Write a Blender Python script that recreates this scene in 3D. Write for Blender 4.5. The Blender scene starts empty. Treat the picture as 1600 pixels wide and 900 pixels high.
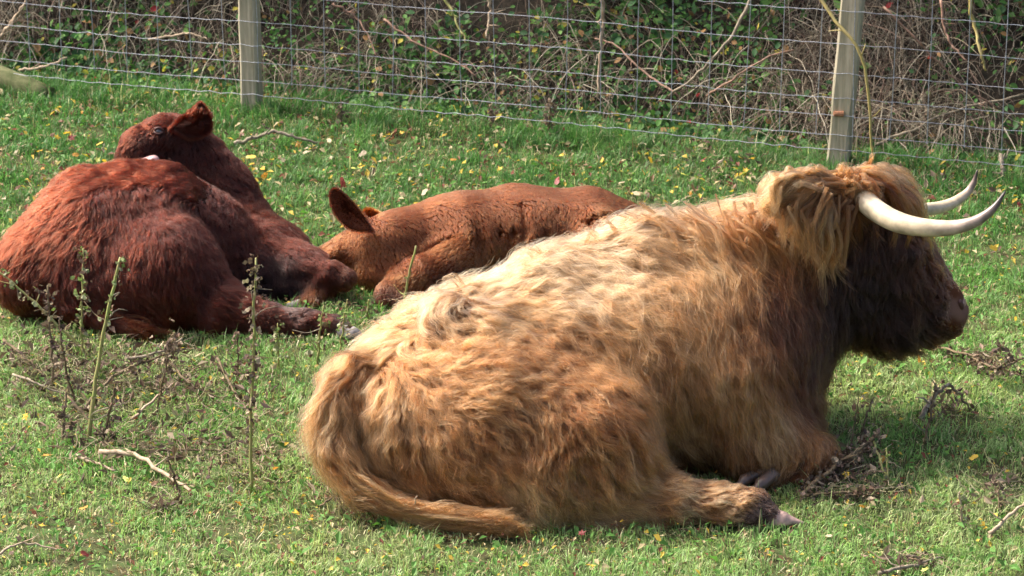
import bpy, math, random
import numpy as np
from mathutils import Vector, kdtree

random.seed(7)
RNG = np.random.default_rng(7)
S = bpy.context.scene
C = S.collection

# ------------------------------------------------------------------ camera
F_PX = 5000.0                      # focal length in pixels of a 1600 px wide frame
PITCH = math.atan(1950.0 / F_PX)   # looking down on the field from a bank
CAM_H = 4.3
cam_data = bpy.data.cameras.new('camera')
cam_data.sensor_width = 36.0
cam_data.lens = 36.0 * F_PX / 1600.0
cam_data.clip_start = 0.1
cam_data.clip_end = 3000.0
cam = bpy.data.objects.new('camera', cam_data)
cam.location = (0, 0, CAM_H)
cam.rotation_euler = (math.pi / 2 - PITCH, 0, 0)
C.objects.link(cam)
S.camera = cam
cam_data.dof.use_dof = True
cam_data.dof.focus_distance = 10.1
cam_data.dof.aperture_fstop = 9.0

# ------------------------------------------------------------------ light
SUN_AZ = math.radians(-66.0)       # the sun stands to the left of the field
SUN_EL = math.radians(47.0)
world = bpy.data.worlds.new('World')
S.world = world
world.use_nodes = True
wn = world.node_tree
wn.nodes.clear()
sky = wn.nodes.new('ShaderNodeTexSky')
sky.sky_type = 'NISHITA'
sky.sun_disc = False
sky.sun_elevation = SUN_EL
sky.sun_rotation = SUN_AZ
sky.air_density = 0.7
sky.dust_density = 7.0
sky.ozone_density = 0.3
bg = wn.nodes.new('ShaderNodeBackground')
bg.inputs[1].default_value = 0.15
wo = wn.nodes.new('ShaderNodeOutputWorld')
wn.links.new(sky.outputs[0], bg.inputs[0])
wn.links.new(bg.outputs[0], wo.inputs[0])

sun_dir = Vector((math.sin(SUN_AZ) * math.cos(SUN_EL), math.cos(SUN_AZ) * math.cos(SUN_EL), math.sin(SUN_EL)))
sd = bpy.data.lights.new('sun', 'SUN')
sd.energy = 2.2
sd.angle = math.radians(4.0)
sd.color = (1.0, 0.965, 0.90)
sun = bpy.data.objects.new('sun', sd)
sun.rotation_euler = sun_dir.to_track_quat('Z', 'Y').to_euler()
sun.location = (0, 12, 20)
C.objects.link(sun)

S.view_settings.view_transform = 'Standard'
S.view_settings.look = 'None'
S.view_settings.exposure = 1.55
S.view_settings.gamma = 1.0
S.cycles.max_bounces = 8
S.cycles.transparent_max_bounces = 16
try:
    S.cycles_curves.shape = 'RIBBONS'
except Exception:
    pass

# ------------------------------------------------------------------ pixel <-> place helpers
FWD = np.array((0, math.cos(PITCH), -math.sin(PITCH)))
UPV = np.array((0, math.sin(PITCH), math.cos(PITCH)))
RGT = np.array((1.0, 0, 0))
CAMP = np.array((0, 0, CAM_H))


def ray(px, py):
    return FWD + RGT * ((px - 800) / F_PX) + UPV * ((450 - py) / F_PX)


def at(px, py, Y):
    """the point of the place at distance Y that lies towards photo pixel px,py"""
    d = ray(px, py)
    return CAMP + d * (Y / d[1])


def gnd(px, py, z=0.0):
    d = ray(px, py)
    return CAMP + d * ((z - CAM_H) / d[2])


def axial(p):
    return float(np.dot(np.asarray(p) - CAMP, FWD))


def gy(py):
    """Y of the ground under photo row py (frame centre)"""
    return gnd(800, py)[1]


# ------------------------------------------------------------------ object helpers
def link(o, parent=None):
    C.objects.link(o)
    if parent is not None:
        o.parent = parent
    return o


def tag(o, label=None, cat=None, group=None, kind=None):
    if label: o['label'] = label
    if cat: o['category'] = cat
    if group: o['group'] = group
    if kind: o['kind'] = kind
    return o


def empty(name, label, cat, group=None):
    o = bpy.data.objects.new(name, None)
    o.empty_display_size = 0.1
    link(o)
    return tag(o, label, cat, group)


def mesh_np(name, V, faces, mat=None, parent=None, smooth=True, cols=None, colname='coat'):
    """faces: int array (n,3) or (n,4)"""
    V = np.asarray(V, dtype=np.float32)
    faces = np.asarray(faces, dtype=np.int32)
    me = bpy.data.meshes.new(name)
    n, k = faces.shape
    me.vertices.add(len(V)); me.vertices.foreach_set('co', V.ravel())
    me.loops.add(n * k); me.loops.foreach_set('vertex_index', faces.ravel())
    me.polygons.add(n)
    me.polygons.foreach_set('loop_start', np.arange(0, n * k, k, dtype=np.int32))
    me.polygons.foreach_set('loop_total', np.full(n, k, dtype=np.int32))
    me.polygons.foreach_set('use_smooth', np.full(n, smooth, dtype=bool))
    if cols is not None:
        a = me.color_attributes.new(colname, 'FLOAT_COLOR', 'POINT')
        cc = np.ones((len(V), 4), dtype=np.float32); cc[:, :3] = cols
        a.data.foreach_set('color', cc.ravel())
    me.update(calc_edges=True)
    if mat: me.materials.append(mat)
    o = bpy.data.objects.new(name, me)
    return link(o, parent)


def curves_np(name, P, R, mat, parent=None, cols=None):
    """P (n,k,3) strands, R (n,k) radii"""
    n, k, _ = P.shape
    cu = bpy.data.hair_curves.new(name)
    cu.add_curves([k] * n)
    cu.position_data.foreach_set('vector', P.astype(np.float32).ravel())
    ra = cu.attributes.get('radius') or cu.attributes.new('radius', 'FLOAT', 'POINT')
    ra.data.foreach_set('value', R.astype(np.float32).ravel())
    if cols is not None:
        a = cu.attributes.new('coat', 'FLOAT_COLOR', 'CURVE')
        cc = np.ones((n, 4), dtype=np.float32); cc[:, :3] = cols
        a.data.foreach_set('color', cc.ravel())
    cu.materials.append(mat)
    o = bpy.data.objects.new(name, cu)
    return link(o, parent)


def nrm(a):
    return a / np.maximum(np.linalg.norm(a, axis=-1, keepdims=True), 1e-9)


def spline(pts, n):
    """Catmull-Rom through rows of pts (any number of columns), n samples"""
    p = np.asarray(pts, dtype=float)
    q = np.vstack([2 * p[0] - p[1], p, 2 * p[-1] - p[-2]])
    u = np.linspace(0, len(p) - 1 - 1e-6, n)
    i = u.astype(int); t = (u - i)[:, None]
    a, b, c, d = q[i], q[i + 1], q[i + 2], q[i + 3]
    return 0.5 * (2 * b + (c - a) * t + (2 * a - 5 * b + 4 * c - d) * t ** 2 + (3 * b - a - 3 * c + d) * t ** 3)


def tube_arrays(pts, radii, sides=10, cap=True, squash=1.0, noise=0.0, twist=0.0):
    pts = np.asarray(pts, float); radii = np.asarray(radii, float)
    n = len(pts)
    T = nrm(np.gradient(pts, axis=0))
    ref = np.array((0, 0, 1.0)) if abs(T[0][2]) < 0.9 else np.array((1.0, 0, 0))
    N = nrm(ref - T[0] * np.dot(ref, T[0]))
    V = []
    for i in range(n):
        N = nrm(N - T[i] * np.dot(N, T[i]))
        B = np.cross(T[i], N)
        for s in range(sides):
            a = 2 * math.pi * s / sides + twist * i
            r = radii[i] * (1 + (RNG.uniform(-noise, noise) if noise else 0))
            V.append(pts[i] + N * math.cos(a) * r + B * math.sin(a) * r * squash)
    F = []
    for i in range(n - 1):
        for s in range(sides):
            s2 = (s + 1) % sides
            F.append((i * sides + s, i * sides + s2, (i + 1) * sides + s2, (i + 1) * sides + s))
    if cap:
        for base, flip in ((0, True), ((n - 1) * sides, False)):
            c = len(V); V.append(pts[0] if flip else pts[-1])
            for s in range(sides):
                s2 = (s + 1) % sides
                F.append((c, base + s2, base + s, c) if flip else (c, base + s, base + s2, c))
    return np.array(V), F


def tube(name, pts, radii, mat, parent=None, sides=10, **kw):
    V, F = tube_arrays(pts, radii, sides, **kw)
    me = bpy.data.meshes.new(name)
    me.from_pydata([tuple(v) for v in V], [], [f if f[0] != f[3] else f[:3] for f in F])
    me.polygons.foreach_set('use_smooth', [True] * len(me.polygons))
    me.materials.append(mat)
    return link(bpy.data.objects.new(name, me), parent)


# ------------------------------------------------------------------ materials
def new_mat(name):
    m = bpy.data.materials.new(name); m.use_nodes = True
    m.node_tree.nodes.clear()
    return m, m.node_tree.nodes, m.node_tree.links


def simple_mat(name, col, rough=0.7, var=0.3, scale=30.0, bump=0.3, col2=None, spec=0.3, coords='Object', stretch=(1, 1, 1), bump_dist=0.003, trans=0.0):
    m, N, L = new_mat(name)
    out = N.new('ShaderNodeOutputMaterial'); b = N.new('ShaderNodeBsdfPrincipled')
    tc = N.new('ShaderNodeTexCoord'); mp = N.new('ShaderNodeMapping'); mp.inputs['Scale'].default_value = stretch
    nz = N.new('ShaderNodeTexNoise'); nz.inputs['Scale'].default_value = scale; nz.inputs['Detail'].default_value = 6
    nz.inputs['Roughness'].default_value = 0.65
    L.new(tc.outputs[coords], mp.inputs[0]); L.new(mp.outputs[0], nz.inputs['Vector'])
    cr = N.new('ShaderNodeValToRGB')
    c2 = col2 or tuple(max(0, c * (1 - var)) for c in col)
    cr.color_ramp.elements[0].position = 0.35; cr.color_ramp.elements[0].color = (*c2, 1)
    cr.color_ramp.elements[1].position = 0.65; cr.color_ramp.elements[1].color = (*[min(1, c * (1 + (0 if col2 else var * 0.5))) for c in col], 1)
    L.new(nz.outputs['Fac'], cr.inputs[0]); L.new(cr.outputs[0], b.inputs['Base Color'])
    b.inputs['Roughness'].default_value = rough
    b.inputs['Specular IOR Level'].default_value = spec
    bp = N.new('ShaderNodeBump'); bp.inputs['Strength'].default_value = bump; bp.inputs['Distance'].default_value = bump_dist
    L.new(nz.outputs['Fac'], bp.inputs['Height']); L.new(bp.outputs[0], b.inputs['Normal'])
    L.new(b.outputs[0], out.inputs[0])
    return m


def leafy_mat(name, attr='coat', trans=0.45, rough=0.5, spec=0.35):
    """thin leaf or blade: diffuse and translucent, colour from an attribute"""
    m, N, L = new_mat(name)
    out = N.new('ShaderNodeOutputMaterial')
    at_ = N.new('ShaderNodeAttribute'); at_.attribute_name = attr
    b = N.new('ShaderNodeBsdfPrincipled'); b.inputs['Roughness'].default_value = rough
    b.inputs['Specular IOR Level'].default_value = spec
    tl = N.new('ShaderNodeBsdfTranslucent'); mx = N.new('ShaderNodeMixShader'); mx.inputs[0].default_value = trans
    L.new(at_.outputs['Color'], b.inputs['Base Color'])
    g = N.new('ShaderNodeVectorMath'); g.operation = 'MULTIPLY'; g.inputs[1].default_value = (0.95, 1.12, 0.75)
    L.new(at_.outputs['Color'], g.inputs[0]); L.new(g.outputs[0], tl.inputs['Color'])
    L.new(b.outputs[0], mx.inputs[1]); L.new(tl.outputs[0], mx.inputs[2]); L.new(mx.outputs[0], out.inputs[0])
    return m


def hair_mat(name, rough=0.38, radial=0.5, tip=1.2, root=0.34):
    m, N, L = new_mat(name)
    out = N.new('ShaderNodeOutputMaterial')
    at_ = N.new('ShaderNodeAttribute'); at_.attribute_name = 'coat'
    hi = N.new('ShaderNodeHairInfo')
    mr = N.new('ShaderNodeMapRange'); mr.inputs['To Min'].default_value = root; mr.inputs['To Max'].default_value = tip  # shadow gaps between locks put into the colour: dark roots, light tips
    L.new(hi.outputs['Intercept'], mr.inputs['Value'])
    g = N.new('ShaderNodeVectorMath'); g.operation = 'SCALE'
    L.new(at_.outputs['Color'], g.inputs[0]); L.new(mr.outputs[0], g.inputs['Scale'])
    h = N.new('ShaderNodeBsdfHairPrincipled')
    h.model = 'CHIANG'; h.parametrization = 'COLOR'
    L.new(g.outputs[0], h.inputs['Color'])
    h.inputs['Roughness'].default_value = rough
    h.inputs['Radial Roughness'].default_value = radial
    h.inputs['IOR'].default_value = 1.3
    h.inputs['Coat'].default_value = 0.0
    h.inputs['Random Roughness'].default_value = 0.2
    L.new(h.outputs[0], out.inputs[0])
    return m


def skin_mat(name, mul=0.6):
    m, N, L = new_mat(name)
    out = N.new('ShaderNodeOutputMaterial')
    at_ = N.new('ShaderNodeAttribute'); at_.attribute_name = 'coat'
    b = N.new('ShaderNodeBsdfPrincipled'); b.inputs['Roughness'].default_value = 0.8
    b.inputs['Specular IOR Level'].default_value = 0.1
    g = N.new('ShaderNodeVectorMath'); g.operation = 'SCALE'; g.inputs['Scale'].default_value = mul
    L.new(at_.outputs['Color'], g.inputs[0]); L.new(g.outputs[0], b.inputs['Base Color'])
    L.new(b.outputs[0], out.inputs[0])
    return m


# ------------------------------------------------------------------ animals: one smooth surface from a distance field
def node(px, py, Y, r):
    p = at(px, py, Y)
    return p, r * axial(p) / F_PX


class Body:
    def __init__(self):
        self.lump = 0.0; self.lumpf = 38.0
        self.prims = []          # (a, b, ra, rb, k, scaleY)

    def chain(self, nodes, k=0.05):
        ns = [node(*n) for n in nodes]
        if len(ns) == 1: ns = ns * 2
        for (a, ra), (b, rb) in zip(ns[:-1], ns[1:]):
            self.prims.append((a, b, ra, rb, k, 1))
        return self

    def cut(self, nodes, k=0.03):
        ns = [node(*n) for n in nodes]
        if len(ns) == 1: ns = ns * 2
        for (a, ra), (b, rb) in zip(ns[:-1], ns[1:]):
            self.prims.append((a, b, ra, rb, k, -1))
        return self

    def blade(self, nodes, k, nvec, thin):
        """flattened chain (ears): nvec is the flat normal, thin its squash"""
        ns = [node(*n) for n in nodes]
        nv = nrm(np.array(nvec, float))
        for (a, ra), (b, rb) in zip(ns[:-1], ns[1:]):
            self.prims.append((a, b, ra, rb, k, (nv, thin)))
        return self

    def f(self, P):
        d = np.full(P.shape[:-1], 10.0)
        for a, b, ra, rb, k, mode in self.prims:
            ba = b - a; L2 = float(ba @ ba)
            pa = P - a
            if L2 < 1e-10:
                h = np.zeros(P.shape[:-1])
            else:
                h = np.clip((pa @ ba) / L2, 0, 1)
            q = pa - h[..., None] * ba
            if isinstance(mode, tuple):
                nv, thin = mode
                q = q + nv * ((q @ nv) * (1 / thin - 1))[..., None]
                e = (np.sqrt((q ** 2).sum(-1)) - (ra + (rb - ra) * h)) * 0.6
            else:
                e = np.sqrt((q ** 2).sum(-1)) - (ra + (rb - ra) * h)
            if mode == -1:
                hh = np.clip(0.5 - 0.5 * (d + e) / k, 0, 1)
                d = d * (1 - hh) - e * hh + k * hh * (1 - hh)
            else:
                hh = np.clip(0.5 + 0.5 * (e - d) / k, 0, 1)
                d = e * (1 - hh) + d * hh - k * hh * (1 - hh)
        if self.lump:
            q = P * self.lumpf
            d = d + self.lump * (np.sin(q[..., 0] + 1.7 * np.sin(q[..., 2])) * np.sin(q[..., 1] * 1.3 + .7) * np.sin(q[..., 2] * 1.1 + 2 * np.sin(q[..., 0] * .6)))
        return np.maximum(d, 0.004 - P[..., 2])

    def grad(self, P, e=0.004):
        g = np.stack([self.f(P + np.eye(3)[i] * e) - self.f(P - np.eye(3)[i] * e) for i in range(3)], -1)
        return nrm(g)

    def bounds(self):
        lo = np.min([np.minimum(a - ra, b - rb) for a, b, ra, rb, k, m in self.prims if m != -1], 0) - 0.06
        hi = np.max([np.maximum(a + ra, b + rb) for a, b, ra, rb, k, m in self.prims if m != -1], 0) + 0.06
        lo[2] = max(lo[2], -0.03)
        return lo, hi

    def surface(self, h=0.016):
        lo, hi = self.bounds()
        n = np.ceil((hi - lo) / h).astype(int) + 1
        ax = [lo[i] + h * np.arange(n[i]) for i in range(3)]
        G = np.stack(np.meshgrid(*ax, indexing='ij'), -1)
        f = self.f(G)
        inside = f < 0
        nc = n - 1
        acc = np.zeros((*nc, 3)); cnt = np.zeros(nc)
        offs = [(i, j, k) for i in (0, 1) for j in (0, 1) for k in (0, 1)]
        for o in offs:
            for axs in range(3):
                if o[axs]: continue
                o2 = list(o); o2[axs] = 1
                sa = tuple(slice(o[i], o[i] + nc[i]) for i in range(3))
                sb = tuple(slice(o2[i], o2[i] + nc[i]) for i in range(3))
                fa, fb = f[sa], f[sb]
                cr = inside[sa] != inside[sb]
                t = np.where(cr, fa / np.where(cr, fa - fb, 1), 0)
                p = np.zeros((*nc, 3)); p += np.array(o)
                p[..., axs] += t
                acc += p * cr[..., None]; cnt += cr
        act = cnt > 0
        idx = -np.ones(nc, dtype=np.int64); idx[act] = np.arange(act.sum())
        ii = np.argwhere(act)
        V = lo + h * (ii + acc[act] / cnt[act][:, None])
        quads = []
        for axs in range(3):
            b, c = [(1, 2), (2, 0), (0, 1)][axs]
            sl0 = [slice(1, nc[i]) for i in range(3)]; sl0[axs] = slice(0, nc[axs])
            sl1 = list(sl0); sl1[axs] = slice(1, nc[axs] + 1)
            i0 = inside[tuple(sl0)]; i1 = inside[tuple(sl1)]
            e = np.argwhere(i0 != i1)
            if not len(e): continue
            sgn = i0[tuple(e.T)]
            e = e + np.array([0 if i == axs else 1 for i in range(3)])
            ub = np.zeros(3, int); ub[b] = 1
            uc = np.zeros(3, int); uc[c] = 1
            q = np.stack([idx[tuple((e - ub - uc).T)], idx[tuple((e - uc).T)], idx[tuple(e.T)], idx[tuple((e - ub).T)]], -1)
            q[~sgn] = q[~sgn][:, ::-1]
            quads.append(q)
        Q = np.vstack(quads)
        # pull vertices onto the field
        for _ in range(2):
            g = self.grad(V); V = V - g * self.f(V)[:, None] * 0.8
        return V, Q

    def hit(self, px, py):
        d = nrm(ray(px, py)); t = 7.0; best = (1e9, t)
        for _ in range(90):
            p = CAMP + d * t
            s = float(self.f(p[None])[0])
            if s < best[0]: best = (s, t)
            if s < 0.0015: break
            t += max(s * 0.8, 0.003)
            if t > 16: break
        p = CAMP + d * best[1]
        for _ in range(3):
            g = self.grad(p[None])[0]; p = p - g * float(self.f(p[None])[0])
        return p, self.grad(p[None])[0]


def guide_table(body, rows, palette):
    """rows: px,py, dx,dy (pixel direction the hair lies), length m, lift, colour name, wave m"""
    P, D, A = [], [], []
    for (px, py, dx, dy, ln, lift, col, wave) in rows:
        p, n = body.hit(px, py)
        v = RGT * dx - UPV * dy
        v = v / np.linalg.norm(v)
        v = v - n * np.dot(v, n)
        P.append(p); D.append(nrm(v))
        A.append((ln, lift, *palette[col], wave))
    return np.array(P), np.array(D), np.array(A)


def field(G, P, power=2.2):
    GP, GD, GA = G
    out_d = np.zeros((len(P), 3)); out_a = np.zeros((len(P), GA.shape[1]))
    for s in range(0, len(P), 20000):
        q = P[s:s + 20000]
        d2 = ((q[:, None] - GP[None]) ** 2).sum(-1) + 2e-4
        w = d2 ** -power
        w /= w.sum(1, keepdims=True)
        out_d[s:s + 20000] = w @ GD
        out_a[s:s + 20000] = w @ GA
    return out_d, out_a


def sample_surface(V, Q, VN, n):
    T = np.vstack([Q[:, [0, 1, 2]], Q[:, [0, 2, 3]]])
    a, b, c = V[T[:, 0]], V[T[:, 1]], V[T[:, 2]]
    ar = np.linalg.norm(np.cross(b - a, c - a), axis=1)
    cen = (a + b + c) / 3
    # more strands where the photograph looks, fewer on the far side
    nn = nrm(VN[T[:, 0]] + VN[T[:, 1]] + VN[T[:, 2]])
    vis = (nn * nrm(CAMP - cen)).sum(1)
    w = ar * np.clip(0.75 + vis * 1.2, 0.28, 1.0) * (cen[:, 2] > 0.008)
    t = RNG.choice(len(T), n, p=w / w.sum())
    u = RNG.random((n, 1)); v = RNG.random((n, 1))
    fl = (u + v) > 1; u = np.where(fl, 1 - u, u); v = np.where(fl, 1 - v, v)
    P = a[t] + (b[t] - a[t]) * u + (c[t] - a[t]) * v
    N = nrm(VN[T[t, 0]] * (1 - u - v) + VN[T[t, 1]] * u + VN[T[t, 2]] * v)
    return P, N


def grow_coat(body, V, Q, VN, G, n_par, n_child, seg=9, clump=0.75, jitter=0.36, gravity=0.12, freq=(1.2, 2.4), hscale=1.0, colvar=0.16, fly=0.04, smoothfn=None):
    PP, PN = sample_surface(V, Q, VN, n_par)
    d, a = field(G, PP)
    ln = a[:, 0] * RNG.uniform(0.75, 1.2, len(PP)); lift = a[:, 1]; wave = a[:, 5]
    side_j = RNG.normal(0, jitter, len(PP))[:, None]
    # low frequency swirl so that neighbouring locks lean together
    sw = np.sin(PP @ np.array((9.1, 5.3, 7.7)) + 1.3) * np.sin(PP @ np.array((-6.3, 8.7, 4.9)) + 0.4)
    sw2 = np.sin(PP @ np.array((23., -17., 29.)) + 2.0) * np.sin(PP @ np.array((19., 27., -21.)))
    side_j = side_j + (0.35 * sw + 0.18 * sw2)[:, None] * (jitter / 0.3)
    K = 12
    pts = np.zeros((len(PP), K, 3)); pts[:, 0] = PP
    p = PP.copy(); n = PN.copy()
    f_ = RNG.uniform(*freq, len(PP)); ph = RNG.uniform(0, 6.28, len(PP))
    step = ln / (K - 1)
    for i in range(1, K):
        t = i / (K - 1)
        if i > 1:
            n = body.grad(p); dd, _ = field(G, p); d = 0.5 * d + 0.5 * dd
        dt = nrm(d - n * (d * n).sum(1, keepdims=True))
        sd_ = np.cross(n, dt)
        w = np.sin(6.283 * f_ * t + ph)[:, None]
        dirv = dt + sd_ * (side_j + w * (wave * 27 * f_)[:, None]) + n * (lift * (1 - 0.9 * t))[:, None]
        dirv = dirv + np.array((0, 0, -1.0)) * gravity * t * 2
        p = p + nrm(dirv) * step[:, None]
        hmin = (0.003 + np.minimum(ln, 0.1) * 0.12 * t * (0.5 + 0.5 * np.sin(ph))) * hscale
        fv = body.f(p); push = np.maximum(hmin - fv, 0)
        p = p + n * push[:, None]
        pull = np.maximum(fv - (0.010 + ln * (0.10 + 0.40 * lift)), 0) * 0.5
        p = p - n * pull[:, None]
        p[:, 2] = np.maximum(p[:, 2], 0.004)
        pts[:, i] = p
    kd = kdtree.KDTree(len(PP))
    for i, q in enumerate(PP): kd.insert(q, i)
    kd.balance()
    CP, CN = sample_surface(V, Q, VN, n_child)
    near = np.array([kd.find(q)[1] for q in CP])
    # some strands belong to a neighbouring lock
    alt = RNG.random(n_child) < 0.12
    CPj = CP + RNG.normal(0, 0.012, CP.shape)
    for i in np.nonzero(alt)[0]: near[i] = kd.find(CPj[i])[1]
    par = pts[near]
    t = np.linspace(0, 1, seg)
    lens = RNG.uniform(0.7, 1.05, n_child)
    u = t[None] * lens[:, None] * (K - 1)
    i0 = np.minimum(u.astype(int), K - 2); fr = (u - i0)[..., None]
    rows = np.arange(n_child)[:, None]
    base = par[rows, i0] * (1 - fr) + par[rows, i0 + 1] * fr
    off = CP - PP[near]
    cl = clump * RNG.uniform(0.5, 1.15, n_child)
    cl = np.where(RNG.random(n_child) < fly, 0.0, np.minimum(cl, 0.97))
    k = 1 - cl[:, None] * (np.clip(t * 1.6, 0, 1) ** 0.8)[None]
    P = base + off[:, None] * k[..., None]
    # fine disorder
    lnc = ln[near] * lens
    rnd = RNG.normal(0, 1, (n_child, 3))
    rnd2 = RNG.normal(0, 1, (n_child, 3))
    P += (rnd[:, None] * np.sin(t * 4)[None, :, None] * 0.03 + rnd2[:, None] * (t ** 2)[None, :, None] * 0.05) * lnc[:, None, None]
    P += CN[:, None] * (np.abs(rnd[:, :1]) * 0.05 * lnc[:, None])[:, None] * t[None, :, None]
    P[..., 2] = np.maximum(P[..., 2], 0.003)
    _, ca = field(G, CP)
    col = ca[:, 2:5]
    pv = RNG.normal(0, 1, len(PP))[near]; cv = RNG.normal(0, 1, n_child)
    col = col * np.exp((pv * colvar + cv * colvar)[:, None] * np.array((0.85, 1.0, 1.15)))
    return P, np.clip(col, 0.002, 0.9), lnc


def locks(paths, n_per, seg=14, spread=0.02, length=None, tipspread=0.4, wave=0.01, freq=1.5):
    """hand laid locks: each path is a list of (px,py,Y) ; returns strands"""
    out = []
    for path, sp, cnt in paths:
        pts = np.array([at(*q) for q in path])
        c = spline(pts, seg)
        t = np.linspace(0, 1, seg)
        T = nrm(np.gradient(c, axis=0))
        A = nrm(np.cross(T, np.array((0.1, 1.0, 0.2)))); B = np.cross(T, A)
        for _ in range(cnt):
            r = sp * math.sqrt(RNG.random()); an = RNG.uniform(0, 6.283)
            prof = (1 - t * (1 - tipspread * RNG.uniform(.6, 2.6)))
            ph, fq = RNG.uniform(0, 6.28), freq * RNG.uniform(0.7, 1.3)
            w = wave * np.sin(6.283 * fq * t + ph) * t
            o = c + (A * (r * math.cos(an) * prof + w)[:, None]) + B * (r * math.sin(an) * prof + w * 0.5)[:, None]
            e = RNG.uniform(0.42, 1.0)
            u = t * e * (seg - 1); i0 = np.minimum(u.astype(int), seg - 2); fr = (u - i0)[:, None]
            out.append(o[i0] * (1 - fr) + o[i0 + 1] * fr)
    P = np.array(out); P[..., 2] = np.maximum(P[..., 2], 0.003)
    return P


def taper(n, seg, r0, r1):
    t = np.linspace(0, 1, seg)
    return np.tile(r0 + (r1 - r0) * t ** 1.5, (n, 1)) * RNG.uniform(0.7, 1.3, (n, 1))

# ------------------------------------------------------------------ the three animals' bodies
def main_cow_body():
    b = Body(); b.lump = 0.009
    # barrel and rump
    b.chain([(600, 660, 9.38, 84), (700, 615, 9.48, 120), (850, 598, 9.55, 146), (1000, 572, 9.64, 160), (1100, 562, 9.70, 156)], 0.08)
    b.chain([(1090, 510, 9.72, 132), (1160, 520, 9.74, 118), (1165, 620, 9.62, 98)], 0.10)      # shoulder, brisket
    b.chain([(1080, 650, 9.57, 104), (1210, 675, 9.54, 64)], 0.06)
    # spine and hip bones
    b.chain([(595, 580, 9.48, 38), (700, 512, 9.60, 40), (860, 450, 9.66, 44), (1000, 412, 9.72, 50), (1150, 395, 9.80, 52)], 0.10)
    b.chain([(705, 500, 9.42, 36), (760, 520, 9.40, 40)], 0.08)
    # near hind leg : thigh, stifle, folded shank, cannon
    b.chain([(645, 668, 9.25, 84), (780, 655, 9.27, 102), (920, 695, 9.20, 88), (955, 740, 9.14, 62)], 0.12)
    b.chain([(700, 705, 9.16, 60), (860, 740, 9.12, 66), (960, 775, 9.10, 50)], 0.05)
    b.chain([(960, 775, 9.10, 44), (1060, 785, 9.07, 33), (1130, 790, 9.05, 29), (1170, 795, 9.04, 29), (1196, 803, 9.03, 22)], 0.03)
    # near fore leg, folded
    b.chain([(1130, 600, 9.50, 98), (1185, 690, 9.42, 58), (1262, 712, 9.40, 36)], 0.05)
    b.chain([(1265, 722, 9.37, 28), (1215, 748, 9.33, 20), (1190, 752, 9.31, 19)], 0.02)
    # neck
    b.chain([(1110, 440, 9.78, 86), (1210, 418, 9.84, 84), (1290, 395, 9.86, 76)], 0.08)
    b.chain([(1165, 560, 9.74, 92), (1240, 480, 9.82, 78), (1300, 435, 9.84, 70)], 0.07)
    # head
    b.chain([(1325, 345, 9.86, 56), (1368, 350, 9.86, 54)], 0.05)                      # poll
    b.chain([(1350, 400, 9.86, 72), (1410, 430, 9.85, 56), (1458, 470, 9.84, 38), (1474, 484, 9.84, 33)], 0.05)
    b.chain([(1340, 470, 9.85, 68), (1400, 495, 9.84, 48), (1455, 505, 9.84, 30)], 0.05)
    b.chain([(1478, 480, 9.84, 26), (1486, 494, 9.84, 24), (1462, 514, 9.84, 24)], 0.02)
    b.cut([(1448, 455, 9.78, 5), (1470, 458, 9.79, 4)], 0.015)
    b.cut([(1432, 418, 9.765, 7)], 0.02)
                         # nose
    b.chain([(1400, 392, 9.77, 20), (1430, 396, 9.77, 16)], 0.03)                      # brow
    # near ear, pointing backwards
    b.chain([(1305, 325, 9.76, 26), (1262, 308, 9.70, 30), (1225, 300, 9.66, 16)], 0.03)
    # far ear stub
    b.chain([(1365, 320, 10.02, 22), (1385, 305, 10.12, 20)], 0.03)
    # tail
    b.chain([(590, 575, 9.42, 28), (548, 590, 9.32, 24), (524, 640, 9.20, 20), (524, 700, 9.12, 17), (556, 757, 9.06, 11), (640, 798, 9.00, 7), (720, 815, 8.96, 5)], 0.02)
    # folds : flank crease, elbow pocket, pocket under the belly, groove beside the tail
    b.cut([(1088, 640, 9.30, 9), (1098, 700, 9.26, 12), (1110, 745, 9.22, 16)], 0.03)
    b.cut([(1010, 715, 9.10, 8), (1030, 750, 9.05, 12)], 0.03)
    b.cut([(1120, 752, 9.24, 26), (1200, 765, 9.22, 20)], 0.03)
    b.cut([(556, 620, 9.12, 4), (562, 670, 9.06, 6), (600, 735, 9.00, 7)], 0.02)
    return b


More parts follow.
